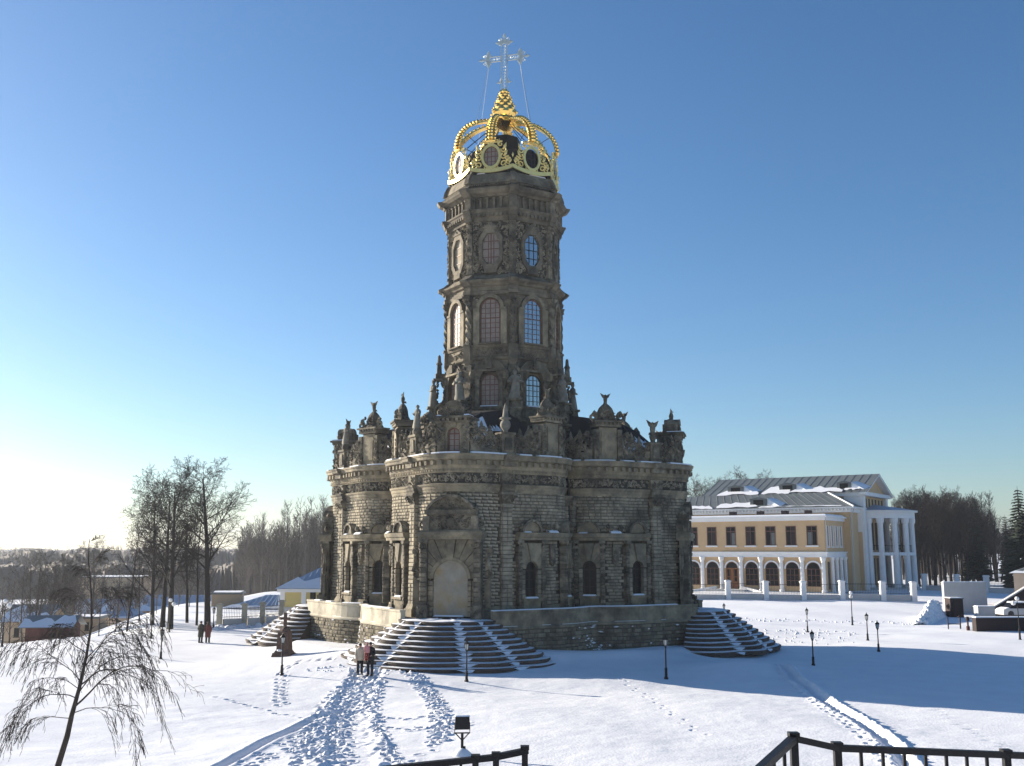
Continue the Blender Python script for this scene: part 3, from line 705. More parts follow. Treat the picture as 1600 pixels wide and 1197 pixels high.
# rubble stones of the base wall, irregular courses
per = [0]
for a, b in zip(loop[:-1], loop[1:]): per.append(per[-1] + math.hypot(b[0] - a[0], b[1] - a[1]))
lx = [p[0] for p in loop]; ly = [p[1] for p in loop]
def TF(d):
    x, y = np.interp(d, per, lx), np.interp(d, per, ly); e = .1
    t = Vector((np.interp(d + e, per, lx) - np.interp(d - e, per, lx), np.interp(d + e, per, ly) - np.interp(d - e, per, ly), 0)).normalized()
    return (Vector((x, y, 0)), t, Vector((t.y, -t.x, 0)), Vector((0, 0, 1)))
mb = MB(); z = -.5
while z < 1.95:
    hgt = rng.uniform(.16, .30); d = rng.uniform(0, .3)
    hgt = min(hgt, 1.98 - z)
    if hgt < .1: break
    while d < per[-1] - .3:
        L = rng.uniform(.2, .6); f = TF(d + L / 2); y = .30 - .28 * (z + 2.5) / 4.5
        mb.stone(f, -L / 2 + .015, L / 2 - .015, y - .1, y + rng.uniform(.02, .09), z + rng.uniform(.0, .02), z + hgt - .015 - rng.uniform(0, .04), .04); d += L
    z += hgt
part('rubble_stones', mb, 'rubble', terr, kind='stuff')
mb = MB()   # snow caught on the rough stones, thickest low down and in the inner corners
corner = [min((i for i, q in enumerate(ter) if q[0] * sx > 0 and q[1] * sy > 0), key=lambda i: abs(abs(ter[i][0]) - abs(ter[i][1]))) for sx in (1, -1) for sy in (1, -1)]
for _ in range(420):
    d = per[rng.choice(corner)] + rng.gauss(0, 1.3) if rng.random() < .55 else rng.uniform(0, per[-1]); d = min(max(d, .2), per[-1] - .2)
    z = 2.0 - abs(rng.gauss(0, .5)) if rng.random() < .25 else -.1 + abs(rng.gauss(0, .55)); z = min(z, 1.98); f = TF(d); y = .34 - .28 * (z + 2.5) / 4.5
    mb.blob(f, 0, y + .05, z, rng.uniform(.06, .24), rng.uniform(.05, .09), rng.uniform(.025, .07), rng.uniform(-.2, .2))
part('rubble_snow', mb, 'snow', terr, kind='stuff')
# ---- octagonal tower
def OF(k, ap): a = R(45 * k); return (Vector((ap * math.cos(a), ap * math.sin(a), 0)), Vector((-math.sin(a), math.cos(a), 0)), Vector((math.cos(a), math.sin(a), 0)), Vector((0, 0, 1)))
def VF(k, r): a = R(22.5 + 45 * k); return (Vector((r * math.cos(a), r * math.sin(a), 0)), Vector((-math.sin(a), math.cos(a), 0)), Vector((math.cos(a), math.sin(a), 0)), Vector((0, 0, 1)))
def octa(mb, prof):  # prof (apothem, z), closed top and bottom
    mb.lathe(W0, [(a / math.cos(R(22.5)), z) for a, z in prof], 8, 1, 1, R(22.5))
T22 = math.tan(R(22.5))
_before_tower = set(o.name for o in COL.objects)
drum = MB(); octa(drum, [(4.6, 12.5), (4.6, 16.2), (4.25, 16.3), (4.25, 20.9)]); base = part('tower_base', drum, 'tower')
for k in range(8):
    f = OF(k, 4.25); fr_vis = k in (0, 1, 7, 2, 6)
    mb = MB(); mb.box(f, -1.25, 1.25, 0, .55, 16.2, 17.1); mb.box(f, -1.35, 1.35, 0, .65, 17.1, 17.28); mb.box(f, -1.1, -.80, 0, .5, 17.3, 19.75); mb.box(f, .80, 1.1, 0, .5, 17.3, 19.75)
    for q in (-1, 1):
        mb.prism(f, [(q * 1.1, 17.3), (q * 1.95, 17.3), (q * 1.75, 17.9), (q * 1.25, 18.6), (q * 1.35, 19.3), (q * 1.6, 19.9), (q * 1.1, 19.9)][::q], .1, .42); relief(mb, f, *sorted((q * 1.1, q * 1.65)), 17.4, 19.6, .42, 20, .14); mb.box(f, q * 1.1 - .15, q * 1.1 + .15, .3, .62, 16.4, 17.0)
    mb.box(f, -1.4, 1.4, 0, .6, 19.9, 20.05)
    o = part('drum_window_surround', mb, 'carve', base)
    ap = MB(); arch_ring(ap, f, .74, 1.5, 19.35, .05, .5, 12); ap.box(f, -.25, .25, .3, .7, 20.1, 20.7); relief(ap, f, -.5, .5, 20.2, 20.9, .6, 12, .15); part('drum_pediment', ap, 'tower', base)
    w = window(f, .74, 17.35, 19.0, .16, church, 'frame' if k in (0, 7) else 'darkframe', 'curtained' if k in (0, 7) else 'skyglass', 4, 6, .035)
    sn = MB(); sn.box(f, -.7, .7, .2, .6, 17.285, 17.36, .02, .05); sn.build('sill_snow', M['snow'], w)
for k in range(8):
    f = VF(k, 5.75); mb = MB()
    mb.box(f, -.42, .42, -.5, .4, 13.5, 16.9); mb.box(f, -.5, .5, -.6, .5, 16.9, 17.05); mb.box(f, -.40, .40, -.4, .4, 17.05, 17.55, .06, .06); mb.box(f, -.5, .5, -.5, .5, 17.55, 17.7); relief(mb, f, -.4, .4, 15.6, 16.8, .4, 14, .15)
    p = part('statue_pedestal', mb, 'carve'); statue(shift(f, 0, 0, 17.7), 2.15, p, k)
    mb = MB(); g = (f[0], f[2], -f[1], f[3])   # buttress scroll in the radial plane
    bw = [(-.9, 20.4), (-1.35, 20.6), (-1.35, 16.2), (-.3, 16.2), (-.35, 17.6), (-.75, 18.3), (-.85, 19.2)]
    mb.prism(g, bw[::-1], -.42, .42)
    for q in (-.46, .46): mb.spiral(shift(g, 0, q), -.62, 0, 17.3, .62, 1.5, .17, 2.2, -1, 14); mb.spiral(shift(g, 0, q), -1.05, 0, 19.7, .5, 1.4, .15, 2.5, 1, 12)
    relief(mb, f, -.4, .4, 16.4, 20.2, -.35, 26, .2); part('buttress_scroll', mb, 'carve')
    if k in (1, 6, 2, 5, 3, 4):
        q = VF(k, 5.3); mb = MB(); mb.box(q, -.28, .28, -.5, .3, 19.9, 20.3); mb.box(q, -.2, .2, -.2, .2, 20.3, 21.0, .03, .03); mb.lathe(shift(q, 0, 0, 21.0), [(.22, 0), (.26, .1), (.16, .25), (.12, .7), (.03, .8)], 8); mb.box(q, -.4, .4, -1.2, .5, 19.75, 19.9); part('pinnacle', mb, 'carve')
# pedestal band, arched window stage
st = MB(); octa(st, [(4.25, 20.85), (4.25, 25.85)]); stage = part('arched_stage', st, 'tower')
bd = MB(); octa(bd, [(4.3, 20.8), (4.45, 20.9), (4.5, 21.05), (4.38, 21.12), (4.38, 21.75), (4.5, 21.82), (4.55, 21.98), (4.3, 22.0)])
for k in range(8):
    f = OF(k, 4.38); relief(bd, f, -1.3, 1.3, 21.18, 21.7, .01, 46, .14)
    v = VF(k, 4.72); bd.box(v, -.34, .34, -.3, .18, 20.85, 21.98); bd.hexa([fp(v, x, y, z) for x, y, z in ((-.12, -.4, 20.1), (.12, -.4, 20.1), (.12, -.1, 20.1), (-.12, -.1, 20.1), (-.36, -.4, 20.85), (.36, -.4, 20.85), (.36, .2, 20.85), (-.36, .2, 20.85))])
part('pedestal_band', bd, 'tower', stage)
for k in range(8):
    f = OF(k, 4.25); mb = MB()
    spring = 24.72
    mb.prism(f, [(-1.35, 22.0), (-.86, 22.0), (-.86, spring), (-1.35, spring)], .05, .30); mb.prism(f, [(.86, 22.0), (1.35, 22.0), (1.35, spring), (.86, spring)], .05, .30)
    mb.box(f, -1.36, -.84, .05, .36, spring - .1, spring + .06); mb.box(f, .84, 1.36, .05, .36, spring - .1, spring + .06)
    arch_ring(mb, f, .86, 1.14, spring, .05, .34, 12)
    part('window_arch', mb, 'trim', stage)
    sp_ = MB(); relief(sp_, f, -1.4, 1.4, 25.0, 25.75, .06, 30, .13, lambda x, z: x * x + (z - spring) ** 2 < 1.3); part('spandrel_carving', sp_, 'relief', stage)
    w = window(f, .80, 22.12, spring, .10, church, 'frame', {0: 'curtained', 1: 'skyglass', 7: 'curtained'}.get(k, 'skyglass'), 4, 9, .035); mb = MB(); mb.box(f, -.9, .9, .05, .5, 22.0, 22.1); mb.build('sill', M['tower'], w)
    v = VF(k, 4.72); mb = MB()   # twisted corner column
    n = 26; vs = []; fs = []
    for i in range(n + 1):
        z = 22.0 + 3.3 * i / n
        for j in range(8):
            a = 2 * math.pi * j / 8 + i * .33; rr = .21 + .06 * math.cos(3 * (2 * math.pi * j / 8)); vs.append(fp(v, rr * math.cos(a), rr * math.sin(a), z))
    for i in range(n):
        for j in range(8): fs.append((i * 8 + j, i * 8 + (j + 1) % 8, (i + 1) * 8 + (j + 1) % 8, (i + 1) * 8 + j))
    mb.add(vs, fs); mb.box(v, -.30, .30, -.4, .26, 21.98, 22.12); mb.hexa([fp(v, x, y, z) for x, y, z in ((-.2, -.3, 25.3), (.2, -.3, 25.3), (.2, .2, 25.3), (-.2, .2, 25.3), (-.38, -.3, 25.75), (.38, -.3, 25.75), (.38, .36, 25.75), (-.38, .36, 25.75))]); relief(mb, v, -.25, .25, 25.3, 25.7, .25, 10, .1)
    mb.box(v, -.22, .22, -.5, -.1, 22, 25.8)
    part('twisted_column', mb, 'carve', stage)
def ring_cornice(name, prof, rs, dent=None, m='tower'):
    mb = MB(); octa(mb, prof)
    for k in range(8):
        v = VF(k, prof[0][0] / math.cos(R(22.5)) )
        for (a, z), (b, z2) in zip(prof[:-1], prof[1:]):
            if z2 > z + .01:
                g = VF(k, 0); ra, rb = a / math.cos(R(22.5)), b / math.cos(R(22.5)); w = rs
                mb.hexa([fp(g, x, y, zz) for x, y, zz in ((-w, ra - .6, z + .004), (w, ra - .6, z + .004), (w, ra + .16, z + .004), (-w, ra + .16, z + .004), (-w, rb - .6, z2 + .004), (w, rb - .6, z2 + .004), (w, rb + .16, z2 + .004), (-w, rb + .16, z2 + .004))])
    o = part(name, mb, m)
    if dent:
        d = MB(); ap, z0, z1, stp, w = dent
        for k in range(8):
            f = OF(k, ap); n = int(2 * ap * T22 / stp)
            for i in range(n): x = (i - (n - 1) / 2) * stp; d.box(f, x - w, x + w, -.1, .14, z0, z1)
        d.build('dentils', M[m], o, False, 'stuff')
    sn = MB(); 
    return o
ring_cornice('stage_cornice', [(4.3, 25.8), (4.42, 25.85), (4.45, 26.1), (4.36, 26.15), (4.36, 26.45), (4.5, 26.5), (4.6, 26.65), (4.85, 26.78), (4.9, 26.92), (4.55, 27.1), (4.2, 27.4)], .36, (4.4, 26.5, 26.66, .24, .07))
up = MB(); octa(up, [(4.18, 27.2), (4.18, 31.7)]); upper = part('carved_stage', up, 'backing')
OCT = [(-.30, 28.2), (.30, 28.2), (.68, 28.75), (.68, 30.0), (.30, 30.6), (-.30, 30.6), (-.68, 30.0), (-.68, 28.75)]
def octf(g): return [(x * g, 29.4 + (z - 29.4) * g) for x, z in OCT]
for k in range(8):
    f = OF(k, 4.18); mb = MB()
    for i in range(8):
        A, B = octf(1.02), octf(1.42); j = (i + 1) % 8; mb.prism(f, [A[i], A[j], B[j], B[i]], .0, .24)
    mb.prism(f, [(-.75, 31.0), (.75, 31.0), (.3, 31.25), (0, 31.5), (-.3, 31.25)], 0, .3); mb.box(f, -.5, .5, 0, .3, 27.5, 27.85)
    for q in (-1, 1): mb.spiral(f, q * .55, .2, 31.1, .2, 1.2, .08, 1.5, q)
    mb.blob(f, 0, .25, 31.2, .2, .15, .2)
    part('octagonal_window_frame', mb, 'tower', upper)
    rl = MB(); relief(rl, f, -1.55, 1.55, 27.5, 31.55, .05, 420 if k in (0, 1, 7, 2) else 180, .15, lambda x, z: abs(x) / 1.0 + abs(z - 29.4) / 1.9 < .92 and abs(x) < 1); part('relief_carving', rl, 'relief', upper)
    gl = MB(); gl.prism(f, octf(1.01), .02, .05); w = part('octagonal_window', gl, {0: 'curtained', 7: 'infill'}.get(k, 'skyglass'))
    fm = MB()
    for x in (-.22, .22) if k != 7 else (): fm.box(f, x - .022, x + .022, .04, .09, 28.3, 30.5)
    if k == 0: fm.box(f, -.03, .03, .04, .1, 28.2, 30.6)
    for z in (28.75, 29.4, 30.0): fm.box(f, -.68, .68, .045, .085, z - .025, z + .025)
    fm.build('window_frame', M['frame' if k in (0, 7) else 'darkframe'], w)
    v = VF(k, 4.5); mb = MB(); mb.box(v, -.26, .26, -.3, .16, 27.3, 31.6); relief(mb, v, -.24, .24, 27.4, 31.5, .18, 44, .12); part('corner_pilaster', mb, 'carve', upper)
ring_cornice('dentil_cornice', [(4.2, 31.55), (4.34, 31.6), (4.36, 31.85), (4.45, 31.9), (4.6, 32.3), (4.68, 32.36), (4.68, 32.5), (4.3, 32.55)], .34, (4.5, 31.92, 32.14, .36, .1))
fz = MB(); octa(fz, [(4.28, 32.5), (4.28, 33.5)])
for k in range(8):
    f = OF(k, 4.28)
    for i in range(6): x = (i - 2.5) * .56; fz.box(f, x - .09, x + .09, 0, .2, 32.55, 33.42); fz.box(f, x - .13, x + .13, 0, .26, 33.3, 33.42)
    v = VF(k, 4.66); fz.box(v, -.3, .3, -.3, .26, 32.5, 33.5)
part('panelled_frieze', fz, 'tower')
ring_cornice('top_cornice', [(4.3, 33.45), (4.5, 33.5), (4.6, 33.62), (4.85, 33.72), (5.0, 33.9), (5.05, 34.05), (4.6, 34.12)], .36)
ring_cornice('attic_moulding', [(4.72, 34.05), (4.66, 34.2), (4.45, 34.34), (4.45, 34.5), (4.6, 34.56), (4.52, 34.9), (4.34, 35.3), (4.25, 35.42)], .2, (4.5, 34.36, 34.48, .16, .05))
sn = MB()
for k in (1, 0): f = OF(k, 4.2); sn.box(f, -.2 if k else -1.2, 1.4 if k else -.5, -.2, .12, 35.42, 35.5, .1, .05)
part('cornice_snow', sn, 'snow')
for o in list(COL.objects):
    if o.parent is church and o.name not in _before_tower: o.scale = (.955, .955, 1)
# ---- crown
cr = MB(); octa(cr, [(3.85, 35.4), (3.85, 37.3), (3.5, 37.6), (1.4, 38.4), (1.25, 38.5), (1.2, 39.7), (.4, 39.75)]); core = part('crown_drum', cr, 'roof')
cw = MB()
def ell(rx, rz, z, n=20): return [(rx * math.cos(2 * math.pi * i / n), z + rz * math.sin(2 * math.pi * i / n)) for i in range(n)]
band = MB()
for k in range(8):
    f = OF(k, 4.15); hwf = 4.15 * T22
    ow = MB(); ow.prism(f, ell(.58, .78, 36.75), -.2, -.1); o = part('oval_window', ow, {0: 'curtained', 7: 'curtained'}.get(k, 'glass'))
    fm = MB()
    for x in (-.3, 0, .3): zz = .78 * math.sqrt(1 - (x / .58) ** 2); fm.box(f, x - .022, x + .022, -.12, -.07, 36.75 - zz, 36.75 + zz)
    for z in (-.4, 0, .4): xx = .58 * math.sqrt(1 - (z / .78) ** 2); fm.box(f, -xx, xx, -.118, -.068, 36.73 + z, 36.77 + z)
    fm.build('window_frame', M['frame' if k in (0, 7) else 'darkframe'], o)
    # pierced gilded frame: band, oval rim, leaves and curls
    gb = MB(); A, B = ell(.60, .80, 36.75), ell(.80, 1.02, 36.75)
    for i in range(20): j = (i + 1) % 20; gb.prism(f, [A[i], A[j], B[j], B[i]], -.05, .06)
    for i in range(12):  # lower sagging band
        x0, x1 = -hwf + 2 * hwf * i / 12, -hwf + 2 * hwf * (i + 1) / 12; zb = lambda x: 35.46 + .26 * (x / hwf) ** 2
        gb.prism(f, [(x0, zb(x0)), (x1, zb(x1)), (x1, zb(x1) + .30), (x0, zb(x0) + .30)], -.05, .05)
    for q in (-1, 1):
        for x, z, r, a in ((.98, 36.1, .28, 0), (1.0, 36.7, .26, 2), (1.02, 37.25, .26, 3), (.75, 37.7, .24, 1), (1.35, 36.0, .24, 2), (.45, 35.9, .22, 1), (1.3, 36.5, .2, 1), (.4, 38.0, .2, 2)):
            gb.spiral(f, q * x, 0, z, r, 1.1, .075, a if q > 0 else math.pi - a, q, 9)
        for x, z, a, l in ((1.15, 36.9, 1.0, .3), (1.1, 37.5, 1.2, .32), (.6, 37.85, 1.4, .3), (1.3, 36.4, .8, .28), (1.5, 36.3, 1.4, .26)):
            gb.blob(f, q * x, 0, z, l, .06, .13, a if q > 0 else math.pi - a)
        gb.spiral(f, q * (hwf - .22), 0, 36.35, .2, 1.1, .07, 1.5, q, 9)
        gb.blob(f, q * hwf, 0, 36.75, .09, .06, .22)
    gb.blob(f, 0, .05, 38.0, .22, .1, .3); gb.blob(f, -.2, .05, 37.85, .1, .08, .2, .6); gb.blob(f, .2, .05, 37.85, .1, .08, .2, -.6)
    gb.build('crown_medallion', M['goldlight'], church)
    # rib
    rb = MB(); L_ = []; n = 16
    for i in range(n + 1):
        t = R(84) * i / n; r_ = 4.35 * math.cos(t) ** .85 ; z = 37.95 + 3.15 * math.sin(t); L_.append((r_ - 4.15, z))
    for i in range(n):
        (y0, z0), (y1, z1) = L_[i], L_[i + 1]; w0 = .38 - .14 * i / n; w1 = .38 - .14 * (i + 1) / n
        rb.hexa([fp(f, *p) for p in ((-w0, y0 - .07, z0 - .07), (w0, y0 - .07, z0 - .07), (w0, y0 + .02, z0 + .02), (-w0, y0 + .02, z0 + .02), (-w1, y1 - .07, z1 - .07), (w1, y1 - .07, z1 - .07), (w1, y1 + .02, z1 + .02), (-w1, y1 + .02, z1 + .02))])
    rib = part('crown_rib', rb, 'gold'); be = MB()
    for i in range(0, n, 1):
        y, z = L_[i]; y2, z2 = L_[i + 1]; be.ball(f, 0, (y + y2) / 2 + .1, (z + z2) / 2 + .1, .22 - .006 * i, .15, .17, 6, 4)
        for q in (-1, 1): be.blob(f, q * (.37 - .14 * i / n), (y + y2) / 2 + .02, (z + z2) / 2 + .06, .1, .06, .12)
    be.build('rib_bead', M['gold'], rib)
    ro = MB(); ro.tube([fp(f, 0, -.3, 37.9), fp(f, 0, -3.4, 40.9)], .035, 4); ro.tube([fp(f, 0, L_[6][0], L_[6][1]), fp(f, 0, -1.6, 38.9)], .03, 4); ro.build('stay_rod', M['iron'], rib)
fi = MB(); fi.lathe(W0, [(.12, 39.6), (.12, 40.5), (.75, 40.7), (1.15, 41.0), (1.22, 41.25), (.95, 41.4), (.85, 41.6), (1.02, 41.9), (1.0, 42.2), (.76, 42.6), (.55, 43.2), (.32, 43.75), (.34, 43.95), (.12, 44.15)], 8)
fin = part('crown_finial', fi, 'gold'); sc_ = MB()
for j in range(7):
    z = 42.0 + j * .30; rr = 1.04 - .115 * j
    for i in range(8):
        a = R(45 * i + (22.5 if j % 2 else 0)); g = (Vector((rr * math.cos(a), rr * math.sin(a), z)), Vector((-math.sin(a), math.cos(a), 0)), Vector((math.cos(a), math.sin(a), 0)), Vector((0, 0, 1)))
        sc_.blob(g, 0, 0, 0, .24 - .015 * j, .12, .20)
for i in range(16):
    a = R(22.5 * i); g = (Vector((1.15 * math.cos(a), 1.15 * math.sin(a), 41.25)), Vector((-math.sin(a), math.cos(a), 0)), Vector((math.cos(a), math.sin(a), 0)), Vector((0, 0, 1))); sc_.blob(g, 0, 0, 0, .18, .12, .26)
sc_.build('finial_scale', M['gold'], fin)
# ---- cross: pierced bars with trefoil ends, four stay chains
cf = (Vector((0, 0, 0)), Vector((0, 1, 0)), Vector((1, 0, 0)), Vector((0, 0, 1)))
cx = MB(); CZ = 46.85
def bar(x0, x1, z0, z1):
    w = .055; cx.box(cf, x0, x0 + w, -.06, .06, z0, z1); cx.box(cf, x1 - w, x1, -.06, .06, z0, z1); cx.box(cf, x0, x1, -.058, .058, z0, z0 + w); cx.box(cf, x0, x1, -.058, .058, z1 - w, z1)
    if z1 - z0 > x1 - x0:
        z = z0 + .15
        while z < z1 - .1: cx.spiral(cf, (x0 + x1) / 2, .0, z, .13, 1.0, .035, z * 3, 1, 8); z += .26
    else:
        x = x0 + .15
        while x < x1 - .1: cx.spiral(cf, x, .0, (z0 + z1) / 2, .13, 1.0, .035, x * 3, 1, 8); x += .26
bar(-.25, .25, 44.1, 48.2); bar(-1.3, -.25, CZ - .24, CZ + .24); bar(.25, 1.3, CZ - .24, CZ + .24)
def trefoil(x, z, a, k=1.22):
    g = roll(shift(cf, x, 0, z), a)
    for px, pz, rx, rz in ((0, .45, .13, .26), (-.42, 0, .24, .13), (.42, 0, .24, .13)): cx.blob(g, px * k, 0, pz * k, rx * k, .06, rz * k)
    for px, pz in ((0, .1), (-.24, -.04), (.24, -.04)): cx.lathe((fp(g, px * k, -.05, pz * k), g[1], g[3], g[2]), [(.17 * k, 0), (.17 * k, .1)], 10)
    for q in (-1, 1): cx.spiral(g, q * .3 * k, 0, .22 * k, .13 * k, 1.2, .04, 1.5, q, 8)
trefoil(0, 48.25, 0); trefoil(-1.35, CZ, math.pi / 2); trefoil(1.35, CZ, -math.pi / 2)
for q in (-1, 1): cx.blob(cf, q * .4, 0, 44.75, .28, .05, .12); cx.blob(cf, q * .3, 0, 44.95, .1, .05, .2)
cross = part('cross', cx, 'silver')
for sx, (rx, ry) in ((-1, (-1.6, -2.6)), (-1, (1.7, -2.0)), (1, (1.6, 2.6)), (1, (-1.7, 2.0))):
    ch = MB(); A = Vector((0, sx * 1.25, CZ - .15)); B = Vector((rx, ry, 40.2)); n = 46
    for i in range(n):
        p = A.lerp(B, i / n); q = A.lerp(B, (i + .72) / n); ch.tube([p, q], .012 if i % 2 else .017, 4)
    ch.build('stay_chain', M['tinroof'], cross)
# ================================================================== GROUND
def axis(a, b, step, lo, hi, g=1.06, cap=.7, capto=150, g2=1.12):
    mid = list(np.arange(a, b + 1e-6, step)); r = []; l = []
    for sgn, start, end, out in ((1, mid[-1], hi, r), (-1, mid[0], lo, l)):
        x = start; st = step
        while (x < end if sgn > 0 else x > end):
            st = min(st * g, cap) if abs(x - start) < capto else st * g2
            x += sgn * st; out.append(x)
    return np.array(l[::-1] + mid + r)
XS = axis(-14.5, 16.5, .075, -4500, 4500); YS = axis(36.5, 57.5, .07, -40, 7000)
GX, GY = np.meshgrid(XS, YS); GZ = gz_np(GX, GY)
nr = np.random.RandomState(4)
def vnoise(x, y, s, seed):  # cheap value noise
    r = np.random.RandomState(seed); T = r.rand(256, 256); xi = np.floor(x / s).astype(int); yi = np.floor(y / s).astype(int)
    fx = x / s - xi; fy = y / s - yi; fx = fx * fx * (3 - 2 * fx); fy = fy * fy * (3 - 2 * fy); g = lambda a, b: T[a % 256, b % 256]
    return (g(xi, yi) * (1 - fx) + g(xi + 1, yi) * fx) * (1 - fy) + (g(xi, yi + 1) * (1 - fx) + g(xi + 1, yi + 1) * fx) * fy - .5
near = smooth((140 - GY) / 40) * smooth((GY - 5) / 10)
GZ = GZ + near * (.06 * vnoise(GX, GY, 3.1, 1) + .03 * vnoise(GX, GY, 1.0, 2) + .012 * vnoise(GX, GY, .3, 3))
def track(pts): return [G(*p) for p in pts]
def dist_poly(pts):
    best = np.full(GX.shape, 1e9); side = np.zeros(GX.shape); 
    for a, b in zip(pts[:-1], pts[1:]):
        ax, ay, bx, by = a.x, a.y, b.x, b.y; L2 = (bx - ax) ** 2 + (by - ay) ** 2
        t = np.clip(((GX - ax) * (bx - ax) + (GY - ay) * (by - ay)) / L2, 0, 1); dx = GX - ax - t * (bx - ax); dy = GY - ay - t * (by - ay); d = np.hypot(dx, dy)
        sg = np.sign((bx - ax) * (GY - ay) - (by - ay) * (GX - ax)); m = d < best; best = np.where(m, d, best); side = np.where(m, sg, side)
    return best, side
def foot(x, y, a, depth=.10, l=.17, w=.09):
    global GZ
    i0, i1 = np.searchsorted(XS, x - .5), np.searchsorted(XS, x + .5); j0, j1 = np.searchsorted(YS, y - .5), np.searchsorted(YS, y + .5)
    if i1 <= i0 or j1 <= j0: return
    X = GX[j0:j1, i0:i1] - x; Y = GY[j0:j1, i0:i1] - y; c, s = math.cos(a), math.sin(a); u = (X * c + Y * s) / l; v = (-X * s + Y * c) / w; q = u * u + v * v
    GZ[j0:j1, i0:i1] += -depth * np.exp(-q ** 2 * .8) + .35 * depth * np.exp(-((np.sqrt(q) - 1.6) / .35) ** 2)
def walk(pts, width=.25, stride=.55, depth=.11, jitter=.08, lanes=1, spread=0.0):
    for ln in range(lanes):
        off = nr.uniform(-spread, spread); side = 1
        for a, b in zip(pts[:-1], pts[1:]):
            L = math.hypot(b.x - a.x, b.y - a.y); n = max(1, int(L / stride)); ang = math.atan2(b.y - a.y, b.x - a.x)
            for i in range(n):
                t = (i + nr.uniform(-.2, .2)) / n; side = -side
                o = off + side * width / 2 + nr.uniform(-jitter, jitter)
                foot(a.x + (b.x - a.x) * t - math.sin(ang) * o, a.y + (b.y - a.y) * t + math.cos(ang) * o, ang + nr.uniform(-.25, .25), depth * nr.uniform(.7, 1.25))
A_ = track([(590, 1052), (555, 1075), (528, 1100), (512, 1130), (505, 1160), (498, 1200)]); B_ = track([(585, 1070), (574, 1100), (578, 1130), (590, 1160), (606, 1200)])
C_ = track([(535, 1105), (490, 1122), (430, 1152), (340, 1200)])
MID = track([(580, 1056), (556, 1085), (545, 1120), (547, 1160), (552, 1200)])
dm, _ = dist_poly(MID); GZ -= .07 * smooth((1.0 - dm) / .4) - .02 * vnoise(GX, GY, .22, 9) * smooth((1.0 - dm) / .4)
da, _ = dist_poly(A_); ta = smooth((1.15 - da) / .5); GZ += ta * (.13 * vnoise(GX, GY, .34, 5) + .10 * vnoise(GX, GY, .17, 6))
db, _ = dist_poly(B_); tb = smooth((.55 - db) / .3); GZ += tb * (.13 * vnoise(GX, GY, .3, 7) + .08 * vnoise(GX, GY, .16, 8))
walk(A_, .3, .5, .12, .12, 7, .95); walk(B_, .25, .5, .12, .08, 3, .4)
dc, sc2 = dist_poly(C_); GZ += -.13 * np.exp(-(dc / .16) ** 2) + .06 * np.exp(-((dc - .36) / .14) ** 2)
walk(track([(520, 1150), (470, 1168), (420, 1180), (370, 1205)]), .3, .6, .09, .15, 3, .4); walk(track([(505, 1135), (460, 1150), (425, 1170)]), .3, .6, .09, .15, 2, .3)
walk(track([(622, 1056), (652, 1068), (674, 1090), (688, 1112), (690, 1135), (682, 1162)]), .42, .5, .14, .08, 4, .22)
walk(track([(682, 1162), (665, 1178), (640, 1190), (620, 1196)]), .3, .8, .08); walk(track([(440, 1060), (436, 1085), (440, 1102)]), .4, .6, .13, .05, 1); walk(track([(340, 1090), (400, 1103), (450, 1116), (500, 1122)]), .15, .9, .09)
walk(track([(440, 1058), (470, 1046), (520, 1046), (555, 1044)]), .2, .6, .10, .05, 1); walk(track([(590, 1120), (640, 1122), (700, 1118)]), .2, .55, .08, .1, 2, .2); walk(track([(590, 1135), (640, 1138), (700, 1136), (745, 1130)]), .3, .5, .09, .12, 3, .35); walk(track([(700, 1132), (760, 1130)]), .2, .7, .07)
H_ = track([(1226, 1053), (1262, 1076), (1300, 1100), (1340, 1124), (1378, 1152), (1405, 1178), (1425, 1205)])
dh, sh = dist_poly(H_); GZ += -.17 * np.exp(-(dh / .22) ** 2) + .15 * np.exp(-((dh - .42) / .16) ** 2) * (1 + .8 * vnoise(GX, GY, .25, 12)) * np.where(sh > 0, 1.0, .45)
walk(track([(1215, 1052), (1255, 1080), (1300, 1112), (1340, 1142), (1370, 1170), (1395, 1200)]), .28, .5, .12, .04, 1); walk(track([(1222, 1052), (1262, 1082), (1305, 1112)]), .28, .5, .10, .04, 1)
walk(track([(1390, 1072), (1450, 1100), (1500, 1128), (1560, 1160), (1600, 1182)]), .2, .8, .035); walk(track([(960, 1060), (1020, 1095), (1070, 1130), (1110, 1155)]), .25, .9, .03)
ny, nx = GX.shape; V = np.stack([GX.ravel(), GY.ravel(), GZ.ravel()], 1)
I = (np.arange(ny - 1)[:, None] * nx + np.arange(nx - 1)[None]).ravel(); F = np.stack([I, I + 1, I + nx + 1, I + nx], 1)
me = bpy.data.meshes.new('snow_ground'); me.vertices.add(len(V)); me.vertices.foreach_set('co', V.ravel().astype(np.float32)); me.loops.add(F.size); me.loops.foreach_set('vertex_index', F.ravel().astype(np.int32))
me.polygons.add(len(F)); me.polygons.foreach_set('loop_start', np.arange(0, F.size, 4, dtype=np.int32)); me.polygons.foreach_set('loop_total', np.full(len(F), 4, dtype=np.int32)); me.polygons.foreach_set('use_smooth', np.ones(len(F), bool))
me.update(); me.validate(); me.materials.append(M['snow'])
go = bpy.data.objects.new('snow_ground', me); COL.objects.link(go); go['kind'] = 'structure'

